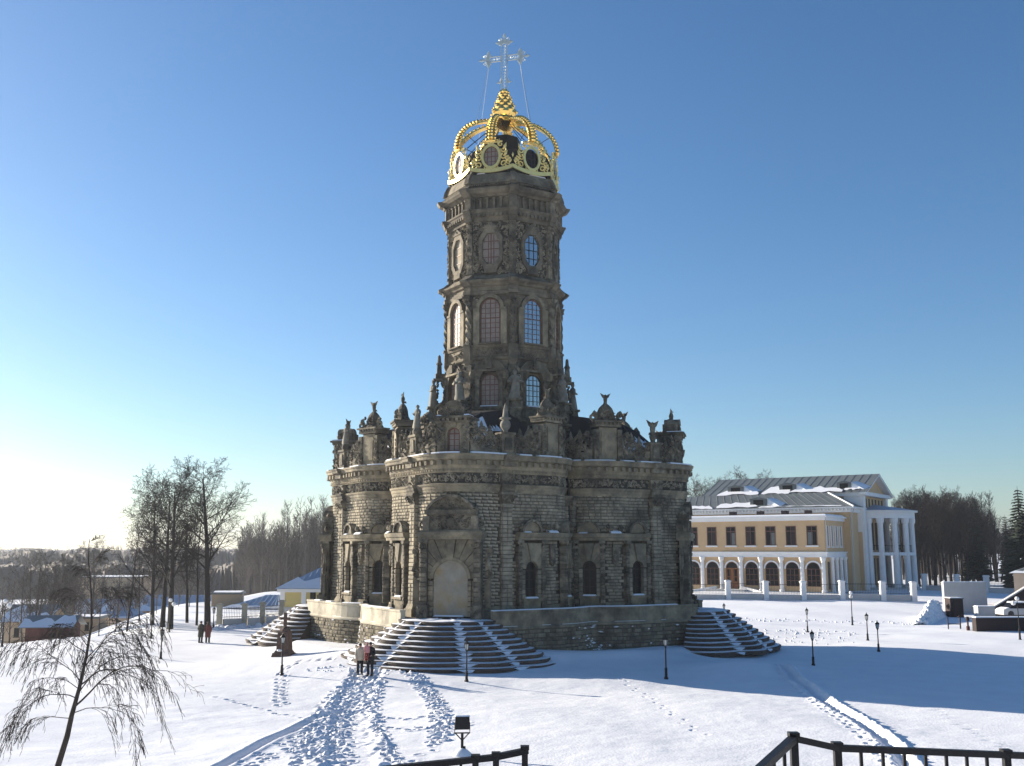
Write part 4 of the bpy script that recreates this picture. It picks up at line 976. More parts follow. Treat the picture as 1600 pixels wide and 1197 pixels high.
# ================================================================== STAIRCASES
def petal(phi):
    c = [-92, -52, -24, 24, 52, 92]; d = math.degrees(phi)
    for a, b in zip(c[:-1], c[1:]):
        if a <= d <= b: t = (d - a) / (b - a); return .915 + .105 * max(0, math.sin(math.pi * t)) ** .6, min(abs(d - a) if a > -90 else 99, abs(d - b) if b < 90 else 99)
    return .915, 99
CM = Matrix.Translation((-.64, 79, 0)) @ Matrix.Rotation(R(-103.5), 4, 'Z')
def staircase(k, label):
    o = CM @ Matrix.Rotation(R(90 * k), 4, 'Z') @ Vector((14.0, 0, 0)); st = thing('staircase', label, 'staircase', (o.x, o.y, 0), R(-103.5 + 90 * k), 'fan-shaped staircases round the church')
    N = 10; PH = [R(-92 + 184 * i / 72) for i in range(73)]; rad = lambda i, p: (3.15 + .435 * i) * petal(p)[0]
    for i in range(N):
        zt = 2.6 - .262 * i; pts = [(rad(i, p) * math.cos(p) * .86, rad(i, p) * math.sin(p)) for p in PH]; n = len(pts); vs = []
        for ins, z in ((.06, zt - .265), (.06, zt - .13), (0, zt - .11), (0, zt)):
            vs += [(x * (1 - ins / math.hypot(x, y)), y * (1 - ins / math.hypot(x, y)), z) for x, y in pts]
        fs = [(j * n + a, j * n + (a + 1) % n, (j + 1) * n + (a + 1) % n, (j + 1) * n + a) for j in range(3) for a in range(n)] + [tuple(range(n - 1, -1, -1)), tuple(3 * n + a for a in range(n))]
        mb = MB(); mb.add(vs, fs); mb.build('step', M['step'], st)
        sv = []; rr = random.Random(i * 7 + k); j0 = rr.uniform(0, 6); bare = [rr.uniform(0, 1) for _ in PH]
        for a, p in enumerate(PH):
            f, dc = petal(p); c = max(0, 1 - dc / (3.5 + 3 * bare[a])) ** .8; ro = rad(i, p) - .03 - .16 * (.5 + .5 * math.sin(a * .35 + j0)) * (1 - c) - .05 * bare[a]; ri = rad(i - 1, p) - .05 if i else .8
            ro = max(ro, ri + .1); hh = .012 + .022 * (.5 + .5 * math.sin(a * .22 + j0 * 2)) + .05 * c; cp, sp_ = math.cos(p), math.sin(p)
            drop = rad(i, p) + .34 * c
            for r_, z in ((ri, zt + hh + .03), (ro * .5 + ri * .5, zt + hh), (ro - .03, zt + hh * .7), (ro, zt + .005), (ro if c < .05 else drop, zt + .004 - (.25 * c if c >= .05 else .0))): sv.append((r_ * cp * .86, r_ * sp_, z))
        fs = [(a * 5 + j, (a + 1) * 5 + j, (a + 1) * 5 + j + 1, a * 5 + j + 1) for a in range(len(PH) - 1) for j in range(4)]
        mb = MB(); mb.add(sv, fs); mb.build('step_snow', M['snow'], st, True)
    return st
staircase(0, 'sunlit-edged fan staircase below the walled-up arched portal, nearest to the camera')
staircase(1, 'fan staircase in deep shade at the right side of the church')
staircase(3, 'fan staircase on the sunlit left side, behind the memorial cross')

# ================================================================== LAMP POSTS
def lamp_post(name, label, pos, hgt, style='lantern', group='black lamp posts standing in the snow'):
    t = thing(name, label, 'lamp post', pos, random.uniform(0, 3), group); f = W0; k = hgt / 2.2
    mb = MB(); mb.lathe(f, [(.12, -.2), (.12, .06), (.085, .12), (.075, .5 * k), (.09, .53 * k), (.045, .6 * k), (.035, 1.62 * k), (.06, 1.66 * k), (.05, 1.72 * k)], 8); mb.build('post', M['iron'], t)
    if style == 'lantern':
        mb = MB(); z = 1.70 * k; mb.lathe(f, [(.05, z), (.09, z + .04), (.09, z + .06)], 6)
        for i in range(6):
            a = R(60 * i); c, s = math.cos(a), math.sin(a); mb.tube([(.085 * c, .085 * s, z + .05), (.135 * c, .135 * s, z + .36)], .012, 4)
        mb.lathe(f, [(.16, z + .35), (.165, z + .38), (.09, z + .47), (.03, z + .52), (.035, z + .56), (.01, z + .62)], 6); h_ = mb.build('lantern', M['iron'], t)
        g = MB(); g.lathe(f, [(.075, z + .06), (.12, z + .35)], 6); g.build('lantern_glass', M['lampglass'], h_)
    else:
        mb = MB(); z = 1.72 * k
        for q in (-1, 1): mb.tube([(0, 0, z - .1), (q * .2, 0, z + .0), (q * .3, 0, z + .12)], .025, 5)
        mb.tube([(0, 0, z - .1), (0, 0, z + .45)], .03, 5); h_ = mb.build('lamp_arm', M['iron'], t)
        g = MB(); g.ball(f, .3, 0, z + .26, .19, n=10, m=8); g.build('globe', M['white'], h_, True)
        g = MB(); g.ball(f, 0, 0, z + .62, .17, n=10, m=8); g.build('globe', M['white'], h_, True)
    return t
for px, py, top, lab in [
    (440, 1055, 992, 'black lantern post in front of the memorial cross'), (729, 1065, 1003, 'black lantern post at the foot of the front staircase'),
    (1041, 1061, 995, 'black lantern post below the shaded right staircase, at the shadow edge'), (1271, 1040, 988, 'black lantern post alone in the blue shadow, nearest on the right'),
    (1373, 1018, 973, 'right one of two lantern posts close together at the top of the shadow'), (1356, 1001, 960, 'left one of two lantern posts close together at the top of the shadow'),
    (1262, 988, 952, 'lantern post in sunlit snow below the fence, mid right'), (1132, 973, 948, 'small lantern post just right of the church terrace'),
    (251, 1030, 984, 'lantern post on the left snow slope, right of the bare young tree'), (236, 998, 963, 'small dark lantern post by the tree trunks at left'),
    (497, 972, 948, 'small lantern post against the yellow house'), (333, 985, 950, 'lantern post behind the couple in long coats'), (604, 0, 0, '')]:
    if not lab: continue
    p = on(px, py); hh = P(px, top, p.y).z - p.z; lamp_post('lamp_post', lab, p, max(1.7, min(2.6, hh)) )
for px, py, top, lab in [(1332, 977, 925, 'taller lamp post with white globes in front of the fence'), (1594, 1000, 933, 'taller lamp post at the right edge before the dark wall'), (264, 988, 938, 'lamp post with white globes among the left trees'), (3, 1010, 936, 'lamp post with globes at the far left edge of the slope')]:
    p = on(px, py); hh = P(px, top, p.y).z - p.z; lamp_post('lamp_post', lab, p, min(3.6, hh), 'globe', 'taller globe lamp posts')

# ================================================================== PEOPLE
def person(label, pos, rz, hgt, coat, legs, hair, female=False, long_coat=False, arms=((.9, .25), (.9, .25)), hat=None, cat='person'):
    """one skinned body with clothes as children; faces local -Y"""
    t = bpy.data.objects.new('person', None); k = hgt / 1.75
    bm = bmesh.new(); sk = bm.verts.layers.skin.verify(); V_ = {}
    def v(n, x, y, z, r, prev=None):
        q = bm.verts.new((x * k, y * k, z * k)); q[sk].radius = (r * k, r * k * .9); V_[n] = q
        if prev: bm.edges.new((V_[prev], q))
    v('hip', 0, 0, .95, .14); V_['hip'][sk].use_root = True
    v('waist', 0, 0, 1.12, .125, 'hip'); v('chest', 0, 0, 1.32, .15, 'waist'); v('neck', 0, 0, 1.48, .06, 'chest'); v('head', 0, -.01, 1.58, .088, 'neck'); v('brow', 0, -.012, 1.655, .095, 'head'); v('top', 0, 0, 1.72, .06, 'brow')
    for s, n in ((-1, 'l'), (1, 'r')):
        v('th' + n, s * .10, 0, .86, .095, 'hip'); v('kn' + n, s * .11, -.015, .48, .062, 'th' + n); v('an' + n, s * .115, .02, .09, .045, 'kn' + n); v('to' + n, s * .13, -.13, .035, .036, 'an' + n)
        bend, fwd = arms[0 if s < 0 else 1]
        v('sh' + n, s * .19, 0, 1.40, .065, 'chest'); v('el' + n, s * .25, .02 - .1 * fwd, 1.13, .048, 'sh' + n); v('wr' + n, s * (.25 - .12 * fwd), -.30 * fwd - .02, 1.13 - .24 * bend, .034, 'el' + n)
        v('pa' + n, s * (.25 - .15 * fwd), -.36 * fwd - .03, 1.13 - .32 * bend, .032, 'wr' + n)
        for i in range(4): v(f'f{i}' + n, s * (.25 - .16 * fwd) + (i - 1.5) * .018, -.40 * fwd - .03, 1.13 - (.40 - .01 * abs(i - 1)) * bend, .009, 'pa' + n)
        v('tb' + n, s * (.22 - .15 * fwd), -.38 * fwd - .05, 1.13 - .35 * bend, .010, 'pa' + n)
    me_ = bpy.data.meshes.new('body'); bm.to_mesh(me_); bm.free(); me_.materials.append(M['skin'])
    COL.objects.link(t); t.location = pos; t.rotation_euler = (0, 0, rz); tag(t, label, cat)
    b = bpy.data.objects.new('body', me_); COL.objects.link(b); b.parent = t; b.modifiers.new('skin', 'SKIN').use_smooth_shade = True; sb = b.modifiers.new('sub', 'SUBSURF'); sb.levels = sb.render_levels = 1
    f = W0; mb = MB(); hem = .48 if long_coat else .80
    prof = [(.21, hem), (.20, .95), (.165, 1.12), (.20, 1.30), (.205, 1.42), (.12, 1.50), (.085, 1.53)]
    mb.lathe(f, [(r * k * (1.03 if not female else 1), z * k) for r, z in prof], 12, 1.12, .78)
    for s in (-1, 1):
        bend, fwd = arms[0 if s < 0 else 1]; mb.tube([Vector(q) * k for q in ((s * .17, 0, 1.42), (s * .25, .02 - .1 * fwd, 1.13), (s * (.25 - .12 * fwd), -.30 * fwd - .02, 1.13 - .23 * bend))], [.085 * k, .068 * k, .055 * k], 8)
    mb.build('coat', M[coat], t, True)
    mb = MB()
    for s in (-1, 1): mb.tube([Vector(q) * k for q in ((s * .085, 0, .98), (s * .11, -.015, .48), (s * .115, .02, .07))], [.12 * k, .083 * k, .072 * k], 8)
    mb.build('trousers', M[legs], t, True)
    mb = MB()
    for s in (-1, 1): mb.box(shift(f, s * .12 * k, -.05 * k, 0), -.05 * k, .05 * k, -.15 * k, .1 * k, 0, .09 * k, .01, .02)
    mb.build('boot', M['cloth_black'], t)
    mb = MB(); mb.ball(f, 0, .015 * k, 1.665 * k, .103 * k, .108 * k, .098 * k, 10, 7)
    if female: mb.ball(f, 0, .05 * k, 1.56 * k, .095 * k, .07 * k, .12 * k, 8, 5)
    mb.build('hair' if not hat else 'hat', M[hat or hair], t, True)
    mb = MB()
    for s in (-1, 1): mb.blob(f, s * .032 * k, -.092 * k, 1.625 * k, .012, .008, .008)
    mb.build('eyes', M['hair'], t); mb = MB(); mb.box(f, -.013 * k, .013 * k, -.125 * k, -.085 * k, 1.575 * k, 1.615 * k, .005, .01); mb.build('nose', M['skin'], t); mb = MB(); mb.box(f, -.022 * k, .022 * k, -.098 * k, -.08 * k, 1.545 * k, 1.553 * k); mb.build('mouth', M['coat_maroon'], t)
    return t
pw = on(562, 1054); pm = on(578, 1056)
person('woman in a short beige jacket standing by the staircase', pw, R(15), 1.68, 'coat_beige', 'cloth_black', 'hair', True)
person('man in black clothes carrying a small child in pink', pm, R(-10), 1.80, 'cloth_black', 'cloth_black', 'hair', False, False, ((.1, .9), (.2, .8)))
mpos = Vector(pm); person('small child in a pink hood held by the man in black', mpos + Vector((-.16, -.30, .80)), R(20), 1.0, 'pink', 'red_bag', 'hair', hat='pink')
pa = on(313, 1005); person('person in a long olive-dark coat, left of the walking couple', pa, R(165), 1.66, 'coat_olive', 'cloth_black', 'hair', False, True, hat='coat_olive')
person('person in a long maroon coat, right of the walking couple', pa + Vector((.58, -.1, 0)), R(190), 1.62, 'coat_maroon', 'cloth_black', 'hair', True, True)
# ---- memorial cross
p = on(444, 1024); t = thing('memorial_cross', 'dark stone memorial with small cross on a tapered block, before the left staircase', 'memorial', p, R(-20))
mb = MB(); mb.box(W0, -.72, .72, -.45, .45, -.1, .16, .06, .05); mb.box(W0, -.60, .60, -.36, .36, .16, .34, .12, .08); mb.build('plinth', M['memorial'], t)
mb = MB(); mb.box(W0, -.44, .44, -.3, .3, .34, 1.55, .05, .04); mb.lathe(shift(W0, 0, 0, 1.55), [(.46, 0), (.40, .12), (.2, .25), (.12, .35)], 8, 1, .7); mb.build('block', M['memorial'], t)
mb = MB(); mb.box(W0, -.09, .09, -.07, .07, 1.85, 2.75); mb.box(W0, -.34, .34, -.068, .068, 2.3, 2.46); mb.build('cross', M['memorial'], t)
mb = MB(); mb.ball(W0, -.2, -.2, .33, .25, .2, .1); mb.build('snow_cap', M['snow'], t, True)
# ---- floodlight
p = on(722, 1181); t = thing('floodlight', 'black square floodlight on a short post in the foreground snow', 'floodlight', p, R(5))
mb = MB(); mb.box(W0, -.27, .27, -.18, .12, .92, 1.36, .02, .02); hd = mb.build('lamp_housing', M['iron'], t); mb = MB(); mb.box(W0, -.25, .25, .12, .14, .95, 1.33); mb.build('glass', M['glass'], hd); mb = MB(); mb.box(W0, -.27, .27, -.16, .1, 1.36, 1.40, .04, .04); mb.build('snow_cap', M['snow'], hd)
mb = MB(); mb.tube([(0, 0, -.3), (0, 0, .75)], .055, 6); mb.box(W0, -.28, .28, -.03, .03, .76, .80)
for q in (-1, 1): mb.tube([(q * .24, 0, .77), (q * .03, 0, .55)], .02, 4); mb.box(W0, q * .27 - .012, q * .27 + .012, -.03, .03, .78, 1.14)
mb.box(W0, .03, .12, -.06, .06, .1, .32); mb.build('post', M['iron'], t); mb = MB(); mb.lathe(W0, [(.42, -.1), (.34, .08), (.2, .2), (.07, .27)], 10); mb.build('snow_heap', M['snow'], t, True)

# ================================================================== RAILINGS IN THE FOREGROUND
def railing(label, runs, posts, bars, pw_=.038):
    t = thing('railing', label, 'railing', (0, 0, 0), 0, 'black stair railings in the foreground'); o0 = runs[0][0]; t.location = (o0.x, o0.y, gz(o0.x, o0.y)); off = Vector(t.location)
    for r_ in runs:
        for a, b in zip(r_[:-1], r_[1:]):
            mb = MB(); d = (b - a); L = d.length; ex = d.normalized(); ey = Vector((0, 0, 1)).cross(ex).normalized(); f = (a - off, ex, ey, ex.cross(ey)); mb.box(f, -.015, L + .015, -.021, .021, -.026, .008); mb.build('handrail', M['iron'], t)
    for p in posts: g = gz(p.x, p.y); f = fr(p - off); mb = MB(); mb.box(f, -pw_ / 2, pw_ / 2, -pw_ / 2, pw_ / 2, g - p.z - .1, .0); mb.box(f, -pw_ / 2 - .008, pw_ / 2 + .008, -pw_ / 2 - .008, pw_ / 2 + .008, .0, .022); mb.build('railing_post', M['iron'], t)
    for a, b, n in bars:
        for i in range(n): q = a.lerp(b, (i + 1) / (n + 1)); g = gz(q.x, q.y); mb = MB(); f = fr(q - off); mb.box(f, -.008, .008, -.008, .008, g - q.z + .1, -.025); mb.build('baluster', M['iron'], t)
    return t
C0 = P(1240, 1151, 5.6); C1 = P(1308, 1166, 5.75); C2 = P(1572, 1177, 6.15); C3 = P(1700, 1182, 6.4); CL = P(1130, 1252, 4.5)
railing('black metal stair railing in the lower right corner', [[C0, C1], [C1, C2, C3], [C0, CL]], [C0, C1, C2], [(C1, P(1343, 1168, 5.8), 0), (P(1310, 1167, 5.75), P(1572, 1177, 6.15), 7), (C0, CL, 5), (P(1572, 1177, 6.15), C3, 2)])
D0 = P(820, 1171, 6.6); D1 = P(772, 1181, 6.5); D2 = P(700, 1189, 6.35); D3 = P(560, 1204, 6.0)
railing('black metal stair railing at the bottom centre with its end post', [[D0, D1], [D1, D2, D3]], [D0, P(775, 1181, 6.5), P(743, 1185, 6.44)], [(D2, D3, 4), (P(740, 1185, 6.4), D2, 1)])
# ================================================================== TREES
def limb(mb, p, d, L, r, rnd, depth, P_, nseg=4, sides=4):
    """a curved limb with side branches, recursive"""
    pts = [p]; rs = [r]; q = Vector(p); dd = Vector(d).normalized(); kink = P_['kink'][depth]
    for i in range(nseg):
        dd = (dd + Vector((rnd.uniform(-1, 1), rnd.uniform(-1, 1), rnd.uniform(-1, 1))) * kink + Vector((0, 0, P_['up'][depth]))).normalized()
        q = q + dd * L / nseg; pts.append(q.copy()); rs.append(max(r * (1 - .80 * (i + 1) / nseg), P_['rmin']))
    mb.tube(pts, rs, sides if depth < 2 else 3, False)
    if depth >= P_['depth']: return
    n = P_['n'][depth]; az = rnd.uniform(0, 6.28)
    for j in range(n):
        t = P_['t0'][depth] + (1 - P_['t0'][depth]) * (j + rnd.random() * .8) / n; t = min(t, .99); i = int(t * nseg); fr_ = t * nseg - i
        b = pts[i].lerp(pts[i + 1], fr_); ax = (pts[i + 1] - pts[i]).normalized(); az += 2.4 + rnd.uniform(-.5, .5)
        u = ax.cross(Vector((.31, .2, 1) if abs(ax.z) < .9 else (1, 0, .1))).normalized(); w = ax.cross(u); sp = R(P_['ang'][depth] + rnd.uniform(-12, 12))
        nd = ax * math.cos(sp) + (u * math.cos(az) + w * math.sin(az)) * math.sin(sp)
        ll = L * P_['len'][depth] * (1 - P_['fall'][depth] * t) * rnd.uniform(.75, 1.2)
        limb(mb, b, nd, ll, max(rs[i] * P_['rr'][depth] * (1 - .3 * t), P_['rmin']), rnd, depth + 1, P_, 3 if depth < 1 else 2, 3)
BASE = dict(kink=(.05, .13, .2, .25, .25), up=(.02, .10, .06, .02, 0), rmin=.014, depth=4, n=(15, 8, 7, 4), t0=(.32, .22, .15, .2), ang=(54, 44, 45, 40), len=(.50, .48, .5, .55), fall=(.55, .4, .3, .3), rr=(.55, .6, .6, .7))
def tree_src(seed, H=16, r=.30, stems=1, **kw):
    P_ = dict(BASE); P_.update(kw); rnd = random.Random(seed); out = []
    tr, cr_ = MB(), MB()
    for s in range(stems):
        base = Vector((rnd.uniform(-.5, .5), rnd.uniform(-.3, .3), -.6)) if stems > 1 else Vector((0, 0, -.6)); d = Vector((rnd.uniform(-.22, .22), rnd.uniform(-.2, .2), 1)) if stems > 1 else Vector((rnd.uniform(-.03, .03), rnd.uniform(-.03, .03), 1))
        tmp = MB(); rr_ = r * rnd.uniform(.7, 1) if stems > 1 else r
        limb(tmp, base, d, H * (rnd.uniform(.8, 1) if stems > 1 else 1), rr_, rnd, 0, P_, 7, 8)
        nv = 8 * 8; nf = 7 * 8
        n0 = len(tr.v); tr.v += tmp.v[:nv]; tr.f += [tuple(i + n0 for i in q) for q in tmp.f[:nf]]
        n0 = len(cr_.v) - nv; cr_.v += tmp.v[nv:]; cr_.f += [tuple(i + n0 for i in q) for q in tmp.f[nf:]]
    return tr.mesh('trunk', None), cr_.mesh('crown', None), H
SRC = {
 'lime': tree_src(11, 18, .42, n=(18, 9, 7, 4), t0=(.36, .2, .15, .2)),
 'fork': tree_src(12, 16, .36, ang=(38, 40, 45, 40), len=(.6, .45, .5, .55), t0=(.30, .25, .15, .2), n=(15, 9, 7, 4)),
 'broad': tree_src(13, 16, .32, len=(.5, .5, .5, .5), n=(18, 9, 7, 4)),
 'slim': tree_src(14, 14, .16, ang=(40, 40, 40, 40), len=(.32, .5, .5, .5), n=(14, 5, 5, 2), t0=(.3, .2, .15, .2)),
 'multi': tree_src(15, 13, .18, 5, ang=(32, 38, 40, 40), len=(.40, .45, .5, .5), n=(10, 5, 5, 2), t0=(.3, .2, .2, .2)),
 'thin': tree_src(16, 9, .09, ang=(45, 45, 40, 40), len=(.3, .5, .5, .5), n=(10, 4, 3, 2), depth=3, t0=(.4, .2, .2, .2)),
 'dense': tree_src(17, 17, .30, len=(.42, .5, .5, .5), n=(20, 9, 7, 4), t0=(.22, .15, .15, .2), ang=(42, 42, 45, 40)),
 'tallnarrow': tree_src(18, 19, .26, len=(.30, .5, .5, .5), n=(20, 6, 5, 3), t0=(.3, .15, .15, .2), ang=(38, 42, 45, 40)),
}
_mc = {}
def tree(kind, px, d, ytop, label, m='bark', group=None, name='bare_tree', rz=None, lean=0):
    x = P(px, 900, d).x; z = gz(x, d); tr, cr_, H = SRC[kind]; top = P(px, ytop, d).z - z; s = top / (H * 1.10)
    key = (kind, m)
    if key not in _mc:
        a, b = tr.copy(), cr_.copy(); a.materials.append(M[m]); b.materials.append(M[m]); a.polygons.foreach_set('use_smooth', [True] * len(a.polygons)); _mc[key] = (a, b)
    t = thing(name, label, 'tree', (x, d, z), random.uniform(0, 6.28) if rz is None else rz, group); t.scale = (s, s, s)
    if lean: t.rotation_euler = (0, lean, t.rotation_euler[2])
    for n_, me_ in zip(('trunk', 'crown'), _mc[key]): o = bpy.data.objects.new(n_, me_); COL.objects.link(o); o.parent = t
    return t
LG = 'bare trees on the left edge of the slope'
for kind, px, d, yt, lab in [
    ('lime', 328, 97, 716, 'tallest bare lime tree of the left group, standing on its right side'), ('fork', 270, 96, 738, 'bare tree with a thick forked trunk, just left of the tallest lime'),
    ('broad', 258, 99, 748, 'bare broad tree with a straight dark trunk left of the forked one'), ('dense', 242, 102, 752, 'leftmost thick bare tree of the tall clump'),
    ('tallnarrow', 296, 104, 758, 'slim bare tree between the forked tree and the tallest lime'), ('slim', 311, 101, 775, 'thin bare tree hard against the trunk of the tallest lime'),
    ('slim', 203, 100, 806, 'slender bare tree with open branches, left of the tall clump'), ('thin', 186, 104, 862, 'thin leaning bare sapling beside the slender tree'),
    ('multi', 60, 112, 826, 'many-stemmed bare tree behind the dark red shed'), ('multi', 82, 130, 846, 'paler many-stemmed tree further behind the red shed'),
    ('thin', 6, 92, 880, 'thin bare tree at the extreme left edge'), ('thin', 24, 96, 868, 'thin bare tree in front of the ochre outbuilding at left'), ('slim', 44, 104, 862, 'slim bare tree left of the many-stemmed tree'),
    ('slim', 116, 118, 850, 'slim bare tree right of the red shed'), ('thin', 160, 106, 872, 'thin bare tree before the blue-roofed cottage'), ('slim', 222, 112, 838, 'slim tree standing behind the slender open tree'),
    ('dense', 150, 165, 845, 'distant bushy bare tree above the tan block'), ('multi', 108, 170, 842, 'distant many-stemmed tree left of the tan block')]:
    tree(kind, px, d, yt, lab, 'barkdark' if yt < 815 else 'bark', LG)
RG = 'dark bare trees in the park on the right'
row = [(1428, 172, 775), (1436, 180, 770), (1446, 176, 760), (1453, 190, 778), (1461, 183, 772), (1470, 196, 776), (1478, 180, 782), (1486, 202, 768), (1495, 186, 766), (1503, 196, 778), (1512, 180, 790), (1521, 200, 792), (1432, 205, 768), (1441, 212, 772), (1457, 215, 766), (1475, 218, 770), (1492, 220, 775), (1508, 215, 780), (1540, 196, 800), (1420, 200, 780), (1412, 215, 776), (1532, 214, 805)]
kinds = ['dense', 'broad', 'tallnarrow', 'dense', 'fork', 'lime']
for i, (px, d, yt) in enumerate(row):
    tree(kinds[i % 6] if px != 1446 else 'tallnarrow', px, d, yt, 'tall narrow bare tree rising above the rest of the park row' if px == 1446 else 'bare dark tree in the dense park row right of the columned porch', 'barkdark', RG)
tree('multi', 1558, 205, 786, 'lone open bare tree right of the spruce', 'barkdark', RG)
for px, yt, lab in ((1092, 752, 'leftmost bare tree showing above the mansion roof beside the church'), (1118, 756, 'bare tree above the mansion roof, second from the church'), (1140, 748, 'bare tree above the mansion roof, third from the church'), (1168, 740, 'tallest bare tree above the mansion roof'), (1196, 746, 'rightmost bare tree above the mansion roof'), (1104, 762, 'low bushy bare tree peeping over the roof nearest the church'), (1128, 764, 'low bushy bare tree over the mansion roof, between two taller ones'), (1156, 756, 'twiggy bare tree left of the tallest one over the roof'), (1182, 752, 'twiggy bare tree right of the tallest one over the roof')):
    tree('dense', px, 205, yt, lab, 'bark', 'bare trees behind the mansion roof')
def spruce(px, d, yt, label, seed, w=.2):
    x = P(px, 900, d).x; z = gz(x, d); H = P(px, yt, d).z - z; r = random.Random(seed); t = thing('spruce_tree', label, 'spruce', (x, d, z), 0, 'dark spruces in the park')
    tk = MB(); tk.lathe(W0, [(H * .018, -.3), (H * .012, H * .5), (.02, H * .99)], 6); tk.build('trunk', M['barkdark'], t); c = MB(); n = int(H * 2.2)
    for i in range(n):
        u = .12 + .86 * i / n; zc = H * u; L0 = H * w * (1 - u) ** .85 + .15; m = 9
        for j in range(m):
            a = j * 6.283 / m + i * 1.1 + r.uniform(-.3, .3); L = L0 * r.uniform(.7, 1.15); ca, sa = math.cos(a), math.sin(a); wd_ = L * .24 + .08; q = [(0, 0, zc), (ca * L * .55 - sa * wd_, sa * L * .55 + ca * wd_, zc - L * .20), (ca * L, sa * L, zc - L * .33 + r.uniform(-.1, .1)), (ca * L * .55 + sa * wd_, sa * L * .55 - ca * wd_, zc - L * .20), (ca * L * .5, sa * L * .5, zc - L * .42)]
            c.add(q, [(0, 1, 2), (0, 2, 3), (1, 4, 2), (2, 4, 3)])
            for _ in range(3): b = r.uniform(.3, 1); s_ = r.choice((-1, 1)) * r.uniform(.1, .35) * L; p0 = Vector((ca * L * b, sa * L * b, zc - L * .3 * b)); p1 = p0 + Vector((-sa * s_ + ca * .2, ca * s_ + sa * .2, -.25)); c.add([p0, p1, p0 + Vector((ca * .2, sa * .2, -.08))], [(0, 1, 2)])
    c.build('crown', M['needle'], t)
spruce(1528, 186, 773, 'tall spruce with a pointed tip among the bare park trees', 1); spruce(1600, 150, 758, 'big dark spruce cut by the right edge of the picture', 2, .24); spruce(1577, 245, 803, 'small distant spruce left of the big one', 3)
# ---- far woods that read as one mass
def wood(name, label, spots, m, hgt, twigs=46, seed=0, pale=None):
    r = random.Random(seed); mb = MB()
    for x, y in spots:
        z = gz(x, y) - .5; H = hgt * r.uniform(.72, 1.08); lean = r.uniform(-.03, .03); mb.tube([(x, y, z), (x + lean * H * .5, y, z + H * .5), (x + lean * H, y, z + H)], [H * .011, H * .008, .02], 3, False)
        for _ in range(twigs):
            t = r.uniform(.35, .98); a = r.uniform(0, 6.28); L = H * .22 * (1.15 - t) + .8; b = Vector((x + lean * H * t, y, z + H * t)); e = b + Vector((math.cos(a) * L * .55, math.sin(a) * L * .55, L * .85)); mb.tube([b, b.lerp(e, .5) + Vector((0, 0, -.15 * L)), e], [.045, .035, .02], 3, False)
            for _ in range(2): q = b.lerp(e, r.uniform(.3, .9)); mb.tube([q, q + Vector((r.uniform(-1, 1), r.uniform(-1, 1), r.uniform(.2, 1.2))) * L * .35], [.028, .016], 3, False)
    o = mb.build(name, M[m]); tag(o, label, 'wood', None, 'stuff')
r = random.Random(21)
wood('leafless_wood', 'brown leafless wood behind the yellow house', [(P(r.uniform(372, 540), 900, 1).x * d, d) for d in [r.uniform(205, 275) for _ in range(190)]], 'barkgrey', 17.5, 40, 1)
wood('park_wood', 'dark depth of the park behind the trunks', [(P(r.uniform(1405, 1560), 900, 1).x * d, d) for d in [r.uniform(222, 300) for _ in range(150)]], 'barkdark', 19, 46, 2)
wood('distant_wood', 'distant band of trees on the left horizon', [(P(r.uniform(-120, 420), 900, 1).x * d, d) for d in [r.uniform(330, 620) for _ in range(170)]], 'barkgrey', 13, 22, 3)
wood('hillside_wood', 'dark wooded hillside on the right horizon', [(P(r.uniform(1380, 1760), 900, 1).x * d, d) for d in [r.uniform(420, 640) for _ in range(230)]], 'barkdark', 16, 24, 4)
wood('village_bushes', 'bushes and scrub among the village houses', [(P(r.uniform(-60, 330), 900, 1).x * d, d) for d in [r.uniform(125, 235) for _ in range(70)]], 'barkgrey', 5.5, 34, 5)
def canopy(name, label, px0, px1, d0, d1, hgt, m, seed):
    """a far wood seen as one mass: a bumpy crown surface over its area, closed down to the ground"""
    r_ = np.random.RandomState(seed); nx_, ny_ = int((px1 - px0) / 1.6), 7; vs = []
    for i in range(nx_ + 1):
        for j in range(ny_ + 1):
            d = d0 + (d1 - d0) * j / ny_; x = P(px0 + (px1 - px0) * i / nx_, 900, d).x; edge = i in (0, nx_) or j in (0, ny_)
            vs.append((x, d + r_.uniform(-3, 3), gz(x, d) - .5 + (0 if edge else hgt * (.82 + .10 * math.sin(i * .11 + seed) + r_.uniform(-.16, .16)))))
    mb = MB(); mb.add(vs, [(i * (ny_ + 1) + j, (i + 1) * (ny_ + 1) + j, (i + 1) * (ny_ + 1) + j + 1, i * (ny_ + 1) + j + 1) for i in range(nx_) for j in range(ny_)]); o = mb.build(name, M[m]); tag(o, label, 'wood', None, 'stuff')
canopy('village_wood', 'grey-brown scrub woodland behind the village roofs', -140, 372, 262, 400, 8.5, 'barkgrey', 4)
canopy('middle_wood', 'grey-brown woodland beyond the village', -260, 460, 430, 600, 12, 'barkgrey', 5)
canopy('dense_wood', 'dense brown depth of the wood behind the yellow house', 372, 620, 262, 330, 15.5, 'barkgrey', 6)
canopy('far_wood', 'hazy wood along the left horizon', -420, 520, 640, 900, 12, 'barkgrey', 1)
canopy('further_wood', 'blue-grey forest at the far left horizon', -500, 620, 1300, 1800, 13, 'barkgrey', 2)
canopy('far_hill_wood', 'dark forest along the right horizon', 980, 2000, 700, 1000, 17, 'barkdark', 3)
